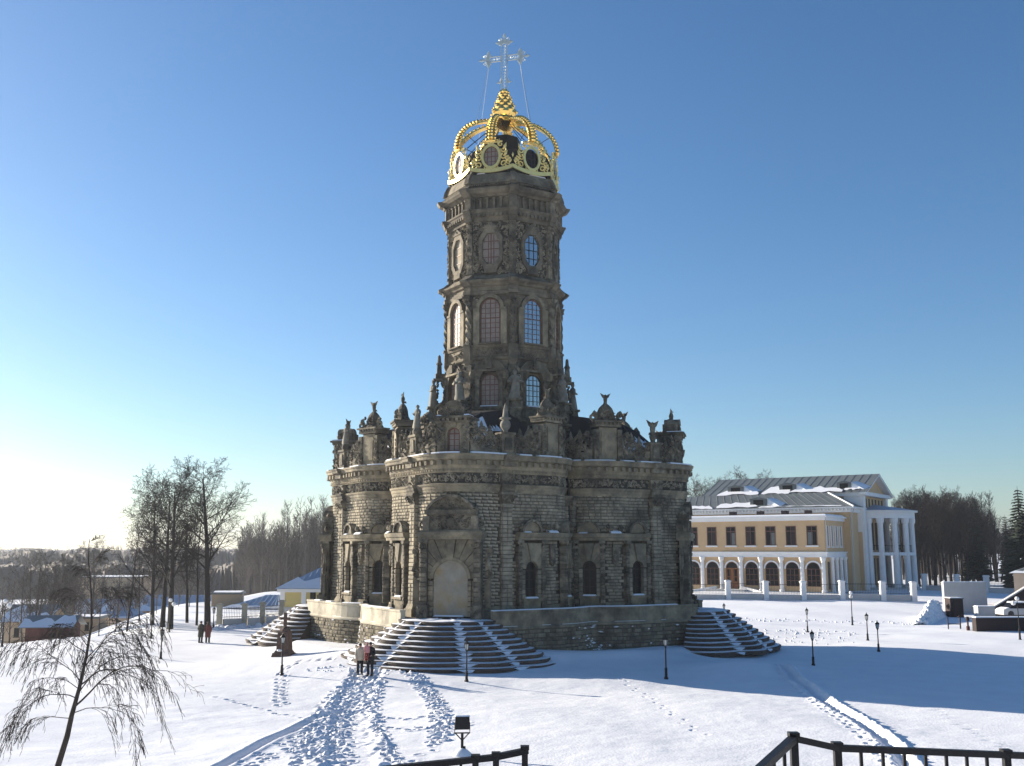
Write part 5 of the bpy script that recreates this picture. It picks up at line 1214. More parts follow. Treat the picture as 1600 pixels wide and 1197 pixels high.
# ---- young weeping tree in the foreground
def wp(px, py, d=14.0): return P(px, py, d)
tb = wp(84, 1215); gzb = gz(tb.x, tb.y); wt = thing('weeping_tree', 'bare young weeping tree leaning in the left foreground', 'tree', (tb.x, tb.y, gzb)); off = Vector((tb.x, tb.y, gzb)); r = random.Random(5)
trunk_px = [(70, 1260), (88, 1205), (105, 1150), (112, 1118), (124, 1075), (135, 1025), (143, 975), (143, 940), (141, 905), (138, 878), (139, 850), (140, 842)]
tp_ = [wp(*q) - off for q in trunk_px]; tp_[0] = Vector((tp_[0].x, tp_[0].y, -.2)); mb = MB(); mb.tube(tp_, [.045, .043, .038, .033, .026, .020, .016, .013, .011, .008, .006, .004], 8); mb.build('trunk', M['bark'], wt, True)
mb = MB()
def droop(p, az, L, r0, out, fall, n=9, el=.7, d=0):
    """a branch that rises, arches over and hangs"""
    pts = [p]; q = Vector(p); e = el
    for i in range(n):
        e = max(-1.2, e - .6 * fall / n * (1 + .6 * i / n)); a = az + r.uniform(-.3, .3); e += r.uniform(-.22, .22); q = q + Vector((math.cos(a) * math.cos(e), math.sin(a) * math.cos(e), math.sin(e))) * L / n; pts.append(q.copy())
    mb.tube(pts, [max(r0 * (1 - .85 * i / n), .0026) for i in range(n + 1)], 5 if r0 > .01 else 3, False)
    if d >= 3: return
    k = (11, 6, 2)[d]
    for j in range(k):
        t = .22 + .75 * (j + r.random()) / k; i = min(int(t * n), n - 1); b = pts[i].lerp(pts[i + 1], t * n - i) if t * n - i <= 1 else pts[i + 1]
        droop(b, az + r.choice((-1, 1)) * r.uniform(.2, .95), L * r.uniform(.28, .55), max(r0 * .5 * (1 - .4 * t), .003), out, fall * r.uniform(.55, 1.0) + .25, 7, max(-.9, el - fall * t * .6 + r.uniform(-.45, .55)), d + 1)
for i, (t, az, L, r0, el, fall) in enumerate([(.30, .15, 1.5, .026, .75, 1.9), (.33, 3.0, 1.15, .016, .5, 1.6), (.36, 2.6, 1.0, .014, .3, 1.5), (.37, -.4, 1.45, .022, .8, 1.9), (.42, .5, 1.35, .018, .8, 1.8), (.46, 3.4, 1.0, .015, .7, 1.7), (.50, 2.9, 1.1, .014, .9, 1.8), (.53, -.2, 1.35, .017, .7, 1.6), (.57, .3, 1.2, .015, .75, 1.7), (.61, 3.2, .9, .012, .9, 1.6), (.66, -.1, .7, .010, .6, 1.2), (.72, 2.8, .5, .008, .8, 1.0), (.79, .2, .5, .007, .9, .6), (.40, 1.6, 1.1, .014, .6, 1.7), (.48, -1.5, 1.1, .014, .6, 1.7), (.26, 3.3, .9, .012, .4, 1.4), (.28, -.2, 1.2, .014, .5, 1.6), (.93, .5, .22, .004, .8, .0), (.34, .6, 1.3, .018, .9, 1.8), (.44, -.6, 1.25, .016, 1.0, 1.8), (.38, 3.5, 1.1, .015, .9, 1.7)]):
    x = t * (len(tp_) - 1); j = int(x); droop(tp_[j].lerp(tp_[min(j + 1, len(tp_) - 1)], x - j), az, L * (.88 if t < .5 else .55), r0 * (.55 if t < .5 else .42), 1, fall, 10, el)
mb.build('crown', M['bark'], wt)

# ================================================================== MANSION
Mo = P(1293, 925, 152); Mo.z = .6; ex = Vector((-.83, .55, 0)).normalized(); ey = Vector((.55, .83, 0)).normalized()
man = thing('mansion', 'two-storey ochre mansion with white columns, arcade and grey metal roofs', 'mansion', Mo, math.atan2(ex.y, ex.x)); MF = W0  # local X runs left along the front; -Y is the front... local Y = into the depth after mirroring
sgn = 1 if Vector((-ex.y, ex.x, 0)).dot(ey) > 0 else -1
MF = fr((0, 0, 0), (1, 0, 0), (0, sgn, 0))
def mpart(name, mb, m, parent=man, kind=None): return mb.build(name, M[m], parent, False, kind)
def fm(x, y, z=0, side='front'):  # frame on a wall: ey points outwards
    return (fp(MF, x, y, z), MF[1], -MF[2], MF[3]) if side == 'front' else (fp(MF, x, y, z), MF[2], -MF[1], MF[3])
LX = 34
mb = MB(); mb.box(MF, 0, LX, 0, 10, -1.5, 11.0); wA = mpart('wall', mb, 'ochre')
mb = MB(); mb.box(MF, -.25, LX, -.25, 10, 5.15, 5.75); mb.box(MF, -.4, LX, -.4, 10, 5.75, 5.95); mpart('string_course', mb, 'white')
mb = MB(); mb.box(MF, -.2, LX, -.2, 10, 10.55, 11.0); mb.box(MF, -.5, LX, -.5, 10, 11.0, 11.25); mpart('cornice', mb, 'white')
mb = MB(); mb.box(MF, -.4, LX, -.4, 9.0, 11.25, 11.48, .2, .2); mpart('roof_snow', mb, 'snow')
mb = MB(); mb.box(MF, -.3, LX, -.3, 10, -1.5, .12); mpart('plinth', mb, 'white')
for i in range(9):
    x = 1.9 + 3.15 * i; f = fm(x, 0)
    mb = MB(); mb.box(f, -.78, .78, .0, .03, 6.9, 9.75); w = mpart('window', mb, 'glass'); mb = MB(); mb.box(f, -.66 if i % 3 else -.1, -.12 if i % 3 else .62, .022, .032, 6.95, 9.6 if i % 2 else 8.8); mb.build('curtain', M['brown' if i % 2 else 'tinroof'], w); mb = MB()
    for a, b in ((-.78, -.66), (.66, .78), (-.04, .04)): mb.box(f, a, b, .02, .08, 6.9, 9.75)
    for z in (6.9, 8.95, 9.63): mb.box(f, -.78, .78, .021, .081, z, z + .11)
    mb.build('window_frame', M['frame'], w); mb = MB(); mb.box(f, -.95, .95, .0, .25, 6.66, 6.88); mb.build('sill', M['white'], w)
    door = i == 4
    mb = MB(); mb.prism(f, arch_poly(1.0, .15 if door else .9, 3.45, 12), .0, .03); w = mpart('door' if door else 'arched_window', mb, 'door' if door else 'glass'); mb = MB(); arch_ring(mb, f, 1.0, 1.22, 3.45, .0, .12, 12); mb.build('archivolt', M['white'], w); mb = MB()
    for q in (-.98, -.36, .28, .9): mb.box(f, q, q + .08, .02, .09, .15 if door else .9, 3.45)
    for z in ((1.3, 2.1, 3.4) if door else (.9, 1.7, 2.5, 3.4)): mb.box(f, -1.0, 1.0, .021, .088, z, z + .08)
    arch_ring(mb, f, .90, 1.0, 3.45, .02, .09, 10); mb.build('glazing_bars', M['door' if door else 'frame'], w)
    if door:
        mb = MB(); mb.prism(f, arch_poly(.88, 3.5, 3.52, 10), .031, .04)
        for q in (-.5, .5): mb.box(f, q - .28, q + .28, .031, .04, 1.45, 3.3)
        mb.build('door_pane', M['glass'], w)
for i in range(10):
    x = .35 + 3.15 * i; f = fm(x, 0); mb = MB(); mb.lathe(shift(f, 0, .25, 0), [(.42, .1), (.42, .4), (.33, .45), (.30, 4.6), (.38, 4.7), (.44, 4.95), (.44, 5.15)], 10); mpart('column', mb, 'white')
for i, y in enumerate((1.2, 3.4, 5.6, 7.8)):   # narrow right side of the front wing
    f = fm(0, y, 0, 'side'); mb = MB(); mb.lathe(shift(f, 1.0, .25, 0), [(.36, .1), (.30, .45), (.28, 4.6), (.4, 4.95), (.4, 5.15)], 10); mpart('column', mb, 'white')
    mb = MB(); mb.box(f, -.5, .5, 0, .03, .5, 4.5); w = mpart('window', mb, 'glass')
    mb = MB(); mb.box(f, -.45, .45, 0, .05, 6.9, 9.7); w = mpart('window', mb, 'curtained'); mb = MB(); mb.box(f, -.6, -.45, 0, .15, 6.7, 9.8); mb.box(f, .45, .6, 0, .15, 6.7, 9.8); mb.box(f, -.6, .6, 0, .2, 6.55, 6.7); mb.build('window_frame', M['white'], w)
# wing with hipped roof behind
mb = MB(); mb.box(MF, -1.0, LX, 10, 17, -1.5, 12.5); mpart('wall', mb, 'ochre'); mb = MB(); mb.box(MF, -1.4, LX, 9.4, 17, 12.0, 12.6); mb.box(MF, -1.9, LX, 8.9, 17, 12.6, 12.85); br = mpart('cornice', mb, 'white')
mb = MB(); n = 60
for i in range(n): x = -1.5 + i * .58; mb.box(MF, x, x + .22, 9.0, 9.4, 12.3, 12.55)
mb.build('modillions', M['white'], br)
def roof_poly(pts, name='roof', m='tinroof'): mb = MB(); mb.add([fp(MF, *p) for p in pts], [tuple(range(len(pts)))]); return mpart(name, mb, m)
def seams(o, A, B, C, D, n):  # ribs of sheet-metal roofing between eave A-B and ridge D-C
    A, B, C, D = [fp(MF, *q) for q in (A, B, C, D)]; mb = MB()
    for i in range(n + 1): t = i / n; mb.tube([A.lerp(B, t), D.lerp(C, t)], .05, 4)
    mb.build('standing_seam', M['tinroof'], o)
def roof_drifts(o, A, B, C, D, spans):
    A, B, C, D = [fp(MF, *q) for q in (A, B, C, D)]; nn = (B - A).cross(D - A).normalized(); nn = nn if nn.z > 0 else -nn; mb = MB()
    for u0, u1, t0, t1 in spans:
        n = 8; vs = []
        for i in range(n + 1):
            u = u0 + (u1 - u0) * i / n; hi = t0 + (t1 - t0) * (random.uniform(.55, 1) if 0 < i < n else .2); lo = t0 + random.uniform(-.03, .06)
            for tt in (lo, hi): q = (A + (B - A) * u).lerp(D + (C - D) * u, tt); vs += [q + nn * .13]
        mb.add(vs, [(i * 2, i * 2 + 2, i * 2 + 3, i * 2 + 1) for i in range(n)])
    mb.build('snow_patch', M['snow'], o)
E1, E2, R1, R2 = (-2, 8.8, 12.86), (LX, 8.8, 12.86), (LX, 13.6, 15.3), (3.2, 13.6, 15.3)
rB = roof_poly([E1, E2, R1, R2]); seams(rB, E1, E2, R1, R2, 26); roof_drifts(rB, E1, E2, R1, R2, [(.42, .62, .05, .42), (.64, .78, .0, .25), (.80, .9, .25, .45), (.30, .42, .0, .12), (.05, .3, .02, .08)])
roof_poly([E1, R2, (-2, 17.5, 12.86)]); roof_poly([R2, R1, (LX, 18, 12.86), (-2, 18, 12.86)]); mb = MB(); mb.tube([fp(MF, *E1), fp(MF, *R2)], .14, 5); mpart('hip_snow', mb, 'snow')
# main block with gable
Y0, Y1 = 14.5, 30; ZE = 15.3; ZR = 18.6; YM = (Y0 + Y1) / 2
mb = MB(); mb.box(MF, -1.6, LX - 9.5, Y0, Y1, -1.5, ZE); mb.prism((fp(MF, -1.6, 0, 0), MF[2], MF[1], MF[3]), [(Y0, ZE), (Y1, ZE), (YM, ZR - .35)], 0, LX - 8.2); mpart('wall', mb, 'ochre')
mb = MB(); mb.box(MF, -2.2, LX, Y0 - .5, Y0, ZE - .6, ZE); mb.box(MF, -2.5, -1.6, Y0 - .5, Y1 + .5, ZE - .55, ZE + .05); mb.box(MF, -2.0, -1.6, Y0, Y0 + 1.4, 0, ZE - .55); mb.box(MF, -2.0, -1.6, Y1 - 1.4, Y1, 0, ZE - .55); mb.box(MF, -1.61, 1.0, Y0 - .15, Y0, 9, ZE - .6); mpart('cornice', mb, 'white')
E1, E2, R1, R2 = (-2.8, Y0 - .8, ZE - .05), (LX - 9, Y0 - .8, ZE - .05), (LX - 9, YM, ZR), (-2.8, YM, ZR)
rC = roof_poly([E1, E2, R1, R2]); seams(rC, E1, E2, R1, R2, 22); roof_drifts(rC, E1, E2, R1, R2, [(.14, .45, .03, .38), (.45, .62, .0, .45), (.64, .9, .0, .4), (.05, .14, .1, .3)]); roof_poly([R2, R1, (LX - 9, Y1 + .8, ZE), (-2.8, Y1 + .8, ZE)])
mb = MB()
for a, b in ((Y0 - .8, YM), (YM, Y1 + .8)):
    za, zb = (ZE - .05, ZR) if b == YM else (ZR, ZE - .05); mb.hexa([fp(MF, x, y, z) for x, y, z in ((-2.75, a, za - .35), (-1.6, a, za - .35), (-1.6, b, zb - .35), (-2.75, b, zb - .35), (-2.75, a, za - .02), (-1.6, a, za - .02), (-1.6, b, zb - .02), (-2.75, b, zb - .02))])
mpart('raking_cornice', mb, 'white')
def dormer(x, y, z, w=1.4):
    mb = MB(); mb.box(MF, x - w, x + w, y, y + 3.4, z - .3, z + 1.0); o = mpart('dormer', mb, 'tinroof'); mb = MB(); mb.box(MF, x - w * .6, x + w * .6, y - .03, y, z + .1, z + .9); mb.build('dormer_window', M['glass'], o); mb = MB(); mb.prism(fr(fp(MF, x, y - .2, z + 1.0), MF[1], MF[2], MF[3]), [(-w - .2, 0), (w + .2, 0), (0, .35)], 0, 3.4); mb.build('dormer_roof', M['tinroof'], o)
    mb = MB(); mb.add([fp(MF, x - w, y + .3, z + 1.1), fp(MF, x - w - 3.2, y + .6, z + .25), fp(MF, x - w - .3, y + 3.2, z + 1.4), fp(MF, x - w - .05, y, z - .1), fp(MF, x - w - 2.5, y - .6, z - .3)], [(0, 2, 1), (0, 1, 4, 3)]); mb.build('snow_drift', M['snow'], o)
dormer(13.5, 9.8, 13.35); dormer(1.2, 15.5, 15.9, 1.1); dormer(10.5, 15.6, 15.9); dormer(19.5, 15.4, 15.8)
for x in (4.5, 8.2, 12.2, 16.8): mb = MB(); mb.box(MF, x - .45, x + .45, 6.5, 7.6, 11.2, 12.3); mpart('roof_vent', mb, 'brown')
for y in (17.5, 19.5, 21.5, 23.5, 25.5, 27.5): f = fm(-1.6, y, 0, 'side'); mb = MB(); mb.box(f, -.4, .4, 0, .05, 12.4, 14.4); mpart('window', mb, 'glass')
# downpipes and half-round columned porch
mb = MB(); mb.tube([fp(MF, -1.9, 9.2, 12.5), fp(MF, -1.4, 9.5, 11.3), fp(MF, -1.25, 9.6, 0)], .09, 5); mb.tube([fp(MF, -.3, -.3, 11), fp(MF, -.25, -.2, 6)], .06, 5); mpart('downpipe', mb, 'concrete')
PC = (-1.6, YM); PR = 5.7
def half(r, n=18): return [(PC[0] - r * math.sin(math.pi * i / n), PC[1] - r * math.cos(math.pi * i / n)) for i in range(n + 1)]
for nm, r_, z0, z1, m_ in (('porch_floor', PR + .7, -1.5, .4, 'concrete'), ('porch_balcony', PR + .35, 5.35, 5.85, 'white'), ('porch_entablature', PR + .5, 11.2, 12.2, 'white'), ('porch_cornice', PR + 1.0, 12.2, 12.45, 'white')):
    mb = MB(); mb.slab(MF, half(r_), z0, z1); mpart(nm, mb, m_)
mb = MB(); vs = [fp(MF, x, y, 12.46) for x, y in half(PR + 1.1)] + [fp(MF, PC[0], PC[1], 13.6)]; mb.add(vs, [(i, i + 1, 19) for i in range(18)]); mpart('porch_roof', mb, 'blueroof')
for i in range(9):
    a = math.pi * i / 8; x, y = PC[0] - PR * math.sin(a), PC[1] - PR * math.cos(a); x = min(x, -2.1); mb = MB(); mb.lathe(shift(MF, x, y, 0), [(.6, .4), (.6, .7), (.5, .8), (.43, 10.3), (.55, 10.5), (.62, 10.9), (.62, 11.2)], 12); mpart('porch_column', mb, 'white')
mb = MB()
for i in range(36):
    a = math.pi * (i + .5) / 36; x, y = PC[0] - PR * math.sin(a), PC[1] - PR * math.cos(a); mb.tube([fp(MF, x, y, 5.85), fp(MF, x, y, 6.9)], .025, 4)
mb.tube([fp(MF, PC[0] - PR * math.sin(math.pi * i / 18), PC[1] - PR * math.cos(math.pi * i / 18), 6.9) for i in range(19)], .04, 4); mpart('balcony_railing', mb, 'iron')
for y in (16.2, 18.4, 20.6, 22.8, 25, 27.2, 29): 
    f = fm(-1.6, y, 0, 'side')
    for z0, z1 in ((.6, 4.9), (6.2, 10.6)): mb = MB(); mb.box(f, -.55, .55, .0, .05, z0, z1); w = mpart('window', mb, 'glass')
# curved entrance ramp parapets
for q in (-1, 1):
    mb = MB(); pts = [fp(MF, 14.5 + q * (2 + 5.5 * math.sin(t)), -1.5 - 4.5 * (1 - math.cos(t)), .5 - 1.4 * t / 1.5) for t in [1.5 * i / 8 for i in range(9)]]
    for a, b in zip(pts[:-1], pts[1:]): n_ = Vector((0, 0, 1)).cross(b - a).normalized() * .25; mb.hexa([a - n_ + Vector((0, 0, -1.6)), a + n_ + Vector((0, 0, -1.6)), b + n_ + Vector((0, 0, -1.6)), b - n_ + Vector((0, 0, -1.6)), a - n_ + Vector((0, 0, .3)), a + n_ + Vector((0, 0, .3)), b + n_ + Vector((0, 0, .3)), b - n_ + Vector((0, 0, .3))])
    mpart('ramp_parapet', mb, 'white')
mb = MB(); mb.box(MF, 11.5, 17.5, -3.2, 0, -1.5, .35); mpart('entrance_landing', mb, 'concrete')

# ================================================================== FENCES
def fence(label, pts, group='iron fences with white pillars', ph=2.3, wall=.75, m='white', pw=.32):
    o = Vector(pts[0]); o.z = gz(o.x, o.y); t = thing('fence', label, 'fence', o, 0, group); W = [Vector((p[0], p[1], gz(p[0], p[1]))) - o for p in pts]
    for p in W: mb = MB(); f = fr(p); mb.box(f, -pw, pw, -pw, pw, -.4, ph); mb.box(f, -pw - .08, pw + .08, -pw - .08, pw + .08, ph, ph + .12); mb.box(f, -pw - .04, pw + .04, -pw - .04, pw + .04, ph * .52, ph * .52 + .1); mb.box(f, -pw - .04, pw + .04, -pw - .04, pw + .04, ph + .12, ph + .2, .1, .1); mb.build('pillar', M[m], t)
    for a, b in zip(W[:-1], W[1:]):
        d = b - a; L = math.hypot(d.x, d.y); e = Vector((d.x / L, d.y / L, 0)); f = (a, e, Vector((-e.y, e.x, 0)), Vector((0, 0, 1))); zb = d.z
        mb = MB(); mb.box(f, .33, L - .33, -.18, .18, -.5, wall); mb.build('base_wall', M['concrete'], t); mb = MB(); n = int(L / .22)
        for i in range(1, n): x = .35 + (L - .7) * i / n; mb.box(f, x - .012, x + .012, -.012, .012, wall, ph - .15)
        for z in (wall + .15, ph - .3): mb.box(f, .3, L - .3, -.02, .02, z, z + .05)
        mb.build('iron_bars', M['iron'], t)
FA, FB = G(1060, 943), G(1428, 948)
pxs = [1078, 1138, 1197, 1256, 1317, 1380, 1428]
fp_ = []
for px in pxs:
    t = (px - 1060) / (1428 - 1060); # intersection of the view line with the fence line
    x = (px - 800) / 1600; best = min((abs((FA + (FB - FA) * q).x / (FA + (FB - FA) * q).y * ray(px, 940)[1] - x), q) for q in [i / 400 for i in range(-20, 440)]); fp_.append(FA + (FB - FA) * best[1])
fence('white pillared iron fence in front of the mansion', fp_)
fence('white pillared fence behind the park edge, right of the porch', [P(px, 920, d) for px, d in ((1445, 160), (1496, 156), (1542, 152), (1600, 148))])
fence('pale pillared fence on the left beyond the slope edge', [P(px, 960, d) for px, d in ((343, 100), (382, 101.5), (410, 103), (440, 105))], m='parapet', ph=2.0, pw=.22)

# ================================================================== SMALL BUILDINGS
def house(name, label, px, d, yb, yt, width, depth, ang, wallm, roofm, rtype='hip', rise=1.5, cat='house', wins=(), snow=None, plinth=None, zb=None, pil=False, boards=False):
    """corner at (px,d); front wall runs right along ang; local X along the front, Y into depth"""
    p = P(px, yb, d); H = P(px, yt, d).z - p.z; g = gz(p.x, p.y); t = thing(name, label, cat, (p.x, p.y, p.z), R(ang)); f = W0; low = min(-.3, g - p.z - .6)
    mb = MB(); mb.box(f, 0, width, 0, depth, low, H); w = mb.build('wall', M[wallm], t)
    if plinth: mb = MB(); mb.box(f, -.12, width + .12, -.12, depth, low, .9); mb.build('plinth', M[plinth], t)
    if pil:
        for x in pil: mb = MB(); mb.box(f, x, x + .5, -.1, .05, .6, H - .02); mb.build('pilaster', M['white'], t)
        mb = MB(); mb.box(f, -.3, width + .3, -.3, depth + .3, H - .35, H); mb.build('eaves_cornice', M['white'], t)
    e = .45; A = [(-e, -e, H), (width + e, -e, H), (width + e, depth + e, H), (-e, depth + e, H)]; mb = MB()
    if rtype == 'flat': mb.box(f, -.2, width + .2, -.2, depth + .2, H, H + .25)
    elif rtype == 'hip':
        q = min(width, depth) / 2; r1, r2 = ((q, depth / 2, H + rise), (width - q + .01, depth / 2, H + rise)) if width >= depth else ((width / 2, q, H + rise), (width / 2, depth - q + .01, H + rise)); v = A + [r1, r2]
        mb.add(v, [(0, 1, 5, 4), (2, 3, 4, 5), (1, 2, 5), (3, 0, 4)] if width >= depth else [(0, 1, 4), (1, 2, 5, 4), (2, 3, 5), (3, 0, 4, 5)])
    elif rtype == 'gable':  # ridge along X
        v = A + [(-e, depth / 2, H + rise), (width + e, depth / 2, H + rise)]; mb.add(v, [(0, 1, 5, 4), (2, 3, 4, 5)]); [(lambda gm: (gm.prism((Vector((xg, 0, 0)), Vector((0, 1, 0)), Vector((1, 0, 0)), Vector((0, 0, 1))), [(0, H), (depth, H), (depth / 2, H + rise - .15)], 0, .12), gm.build('gable_end', M[wallm], t)))(MB()) for xg in (0, width - .12)]
    elif rtype == 'gablefront':
        v = A + [(width / 2, -e, H + rise), (width / 2, depth + e, H + rise)]; mb.add(v, [(0, 4, 5, 3), (1, 2, 5, 4)]); gm = MB(); gm.prism(f, [(0, H), (width, H), (width / 2, H + rise - .12)], 0, .1); gm.build('gable_end', M[wallm], t)
        tr = MB(); 
        for q in (-1, 1): tr.hexa([(width / 2 + q * x, y, z) for x, y, z in ((0, -e - .02, H + rise - .25), (width / 2 + e, -e - .02, H - .25), (width / 2 + e, -e + .04, H - .25), (0, -e + .04, H + rise - .25), (0, -e - .02, H + rise), (width / 2 + e, -e - .02, H), (width / 2 + e, -e + .04, H), (0, -e + .04, H + rise))])
        tr.build('bargeboard', M['white'], t)
    rf = mb.build('roof', M[roofm], t)
    if rtype == 'hip' and roofm == 'blueroof':
        sm = MB(); n = int(width / .55)
        for i in range(n): x = -e + (width + 2 * e) * i / n; q = min(1, (x + e) / (min(width, depth) / 2 + e)); sm.tube([(x, -e, H + .02), (min(max(x, r1[0] * q), r2[0]), -e + (depth / 2 + e) * q, H + .02 + rise * q)], .035, 4)
        sm.build('standing_seam', M['blueroof'], rf)
    if snow:
        sm = MB(); n = 10; vs = []
        for i in range(n + 1):
            x = -e + (width + 2 * e) * i / n; q0 = .0; q1 = snow * random.uniform(.4, 1); yy = depth / 2 + e; 
            if rtype == 'flat': vs += [(x if 0 < i < n else max(min(x, width), 0), -.1, H + .26), (x if 0 < i < n else max(min(x, width), 0), depth, H + .34)]
            else:
                xi = x + (1 if i < n / 2 else -1) * min(width, depth) / 2 * q1 * (1 if rtype == 'hip' and width >= depth and (i < 2 or i > n - 2) else 0); vs += [(x, -e - .03, H + .05), (xi, -e + yy * q1, H + rise * q1 + .06)]
        sm.add(vs, [(i * 2, i * 2 + 2, i * 2 + 3, i * 2 + 1) for i in range(n)]); sm.build('roof_snow', M['snow'], rf)
    for x, z, w_, h_ in wins:
        mb = MB(); mb.box(f, x - w_ / 2, x + w_ / 2, -.06, .02, z, z + h_); o = mb.build('window', M['glass'], t); mb = MB(); mb.box(f, x - w_ / 2 - .08, x + w_ / 2 + .08, -.09, .01, z - .1, z); mb.box(f, x - .03, x + .03, -.09, -.05, z, z + h_); mb.build('window_frame', M['darkframe'], o)
    if boards:
        bm_ = MB(); n = int(width / .3)
        for i in range(n): x = width * i / n; bm_.box(f, x + .015, x + .285, -.04, 0, low, H - .02)
        bm_.build('wall_boards', M[wallm], t)
    return t
house('yellow_house', 'small yellow house with white pilasters and blue sheet-metal roof behind the church', 437, 112, 962, 920, 14, 11, -4, 'yellow', 'blueroof', 'hip', 3.4, 'house', [(3.55, 1.65, .6, .9), (9, 1.6, .6, .9)], .35, 'concrete', pil=(0, 2.3, 6.5))
house('low_building', 'low building with blue snow-edged roof behind the left pillars', 350, 128, 972, 951, 9.5, 8, -3, 'tan', 'blueroof', 'hip', 1.5, 'building', [(1.8, .5, .6, 1.1), (4.4, .5, .6, 1.1), (6.6, .5, .6, 1.1)], .3)
house('tall_outbuilding', 'square cream outbuilding with slanting snowy roof right of the tallest lime', 328, 132, 985, 929, 3.6, 3.6, 8, 'tan', 'tinroof', 'flat', .5, 'outbuilding', [(2.4, .8, .6, 1.0)], .5)
house('long_building', 'long ochre building with bluish roof seen between the left trunks', 205, 158, 992, 955, 15, 9, 0, 'tan', 'blueroof', 'hip', 2.2, 'building', [(2 + 2.2 * i, .8, .8, 1.2) for i in range(6)], .4)
house('tan_block', 'big tan flat-roofed block in the village with snow on top', 116, 232, 972, 903, 13.5, 10, 2, 'tan', 'tinroof', 'flat', .4, 'building', [(1.5 + 2.6 * i, 4.5, 1.2, 1.6) for i in range(5)] + [(8.4, .8, 1.5, 3)], .5)
house('cottage', 'cottage with pale blue hipped roof and pinkish walls', 144, 150, 990, 966, 6.2, 5.4, 4, 'pinkwall', 'blueroof', 'hip', 1.7, 'cottage', [(1.4, .8, .7, 1.0), (3.6, .8, .7, 1.0)], .15)
house('garden_wall_building', 'long pinkish outbuilding right of the red shed', 98, 136, 996, 967, 4.4, 4, 2, 'tan', 'tinroof', 'flat', .4, 'outbuilding', [(1.2, .9, .5, 1.0), (3.0, .9, .5, 1.0)], .4)
house('ochre_outbuilding', 'ochre outbuilding with white snowy roof left of the red shed', 5, 122, 1006, 972, 5, 5, -3, 'tan', 'tinroof', 'gable', 1.9, 'outbuilding', [(1.5, .8, .6, 1.0)], .98)
house('snowy_house', 'house with broad snow-covered roof far behind the red shed', 92, 205, 985, 962, 13, 8, 3, 'pinkwall', 'blueroof', 'gable', 3.0, 'house', [(2 + 2.4 * i, .8, .8, 1.2) for i in range(4)], .8)
house('far_house', 'far house with bluish roof between the tree clump and the slender tree', 215, 215, 965, 946, 8, 7, 0, 'pinkwall', 'blueroof', 'gable', 2.0, 'house', [(2, .8, .8, 1.2), (5, .8, .8, 1.2)], .2)
house('red_shed', 'dark red boarded shed with snowy gable roof at the slope edge', 38, 90, 1006, 981, 3.6, 3.2, 6, 'redwood', 'tinroof', 'gable', .95, 'shed', [(2.3, .3, .5, .6)], .97, boards=True)
house('edge_house', 'pale house with grey-green roof at the right edge behind the wall', 1586, 124, 934, 896, 9, 8, -27, 'pinkwall', 'tinroof', 'hip', 1.7, 'house', [(2, .8, .9, 1.2)], .3)
# ---- right: blank wall, shed, ramps, car and clutter
def slab_thing(name, label, cat, px, d, yb, yt, w, dep, ang, m, snow=.08):
    p = P(px, yb, d); H = P(px, yt, d).z - p.z; t = thing(name, label, cat, p, R(ang)); mb = MB(); mb.box(W0, 0, w, 0, dep, -1.2, H); mb.box(W0, -.06, w + .06, -.06, dep + .06, H, H + .08); mb.build('wall', M[m], t)
    if snow: mb = MB(); mb.box(W0, 0, w, 0, dep, H + .08, H + .08 + snow, .06, .06); mb.build('snow_cap', M['snow'], t)
    return t
bw = slab_thing('blank_wall', 'high blank whitish wall beside the end pillar of the fence', 'wall', 1477, 117, 955, 911, 4.9, .5, 3, 'concrete')
r = random.Random(9); mb = MB()
for _ in range(14): x, z = r.uniform(.2, 4.6), r.uniform(.3, 2.8); mb.box(W0, x, x + r.uniform(.05, .2), -.012, .02, z, z + r.uniform(.04, .12))
mb.build('wall_scar', M['concrete'], bw)
s_ = slab_thing('brown_shed', 'dark brown box shed in front of the blank white wall', 'shed', 1486, 112, 961, 936, 1.4, 1.3, 2, 'brown'); mb = MB(); mb.box(W0, .3, .9, -.05, 0, -.2, 1.5); mb.build('door', M['brown'], s_)
slab_thing('dark_wall', 'low dark retaining wall with snow on top at the right edge', 'wall', 1526, 93, 986, 967, 9, .7, 4, 'brown', .1)
slab_thing('concrete_block', 'grey concrete box beside the ramp', 'block', 1529, 108, 964, 949, 1.7, 1.2, -4, 'concrete', .05)
p = P(1533, 962, 112); t = thing('ramp_wall', 'dark sloping ramp wall rising to the right', 'wall', p, R(-2)); mb = MB(); mb.prism(W0, [(0, -1), (7, -1), (7, 4.1), (1.5, .9), (0, .9)], 0, .5); mb.build('wall', M['brown'], t); mb = MB(); mb.prism(W0, [(0, .9), (1.5, .9), (7, 4.1), (7, 4.25), (1.5, 1.03), (0, 1.03)], -.05, .55); mb.build('coping', M['concrete'], t)
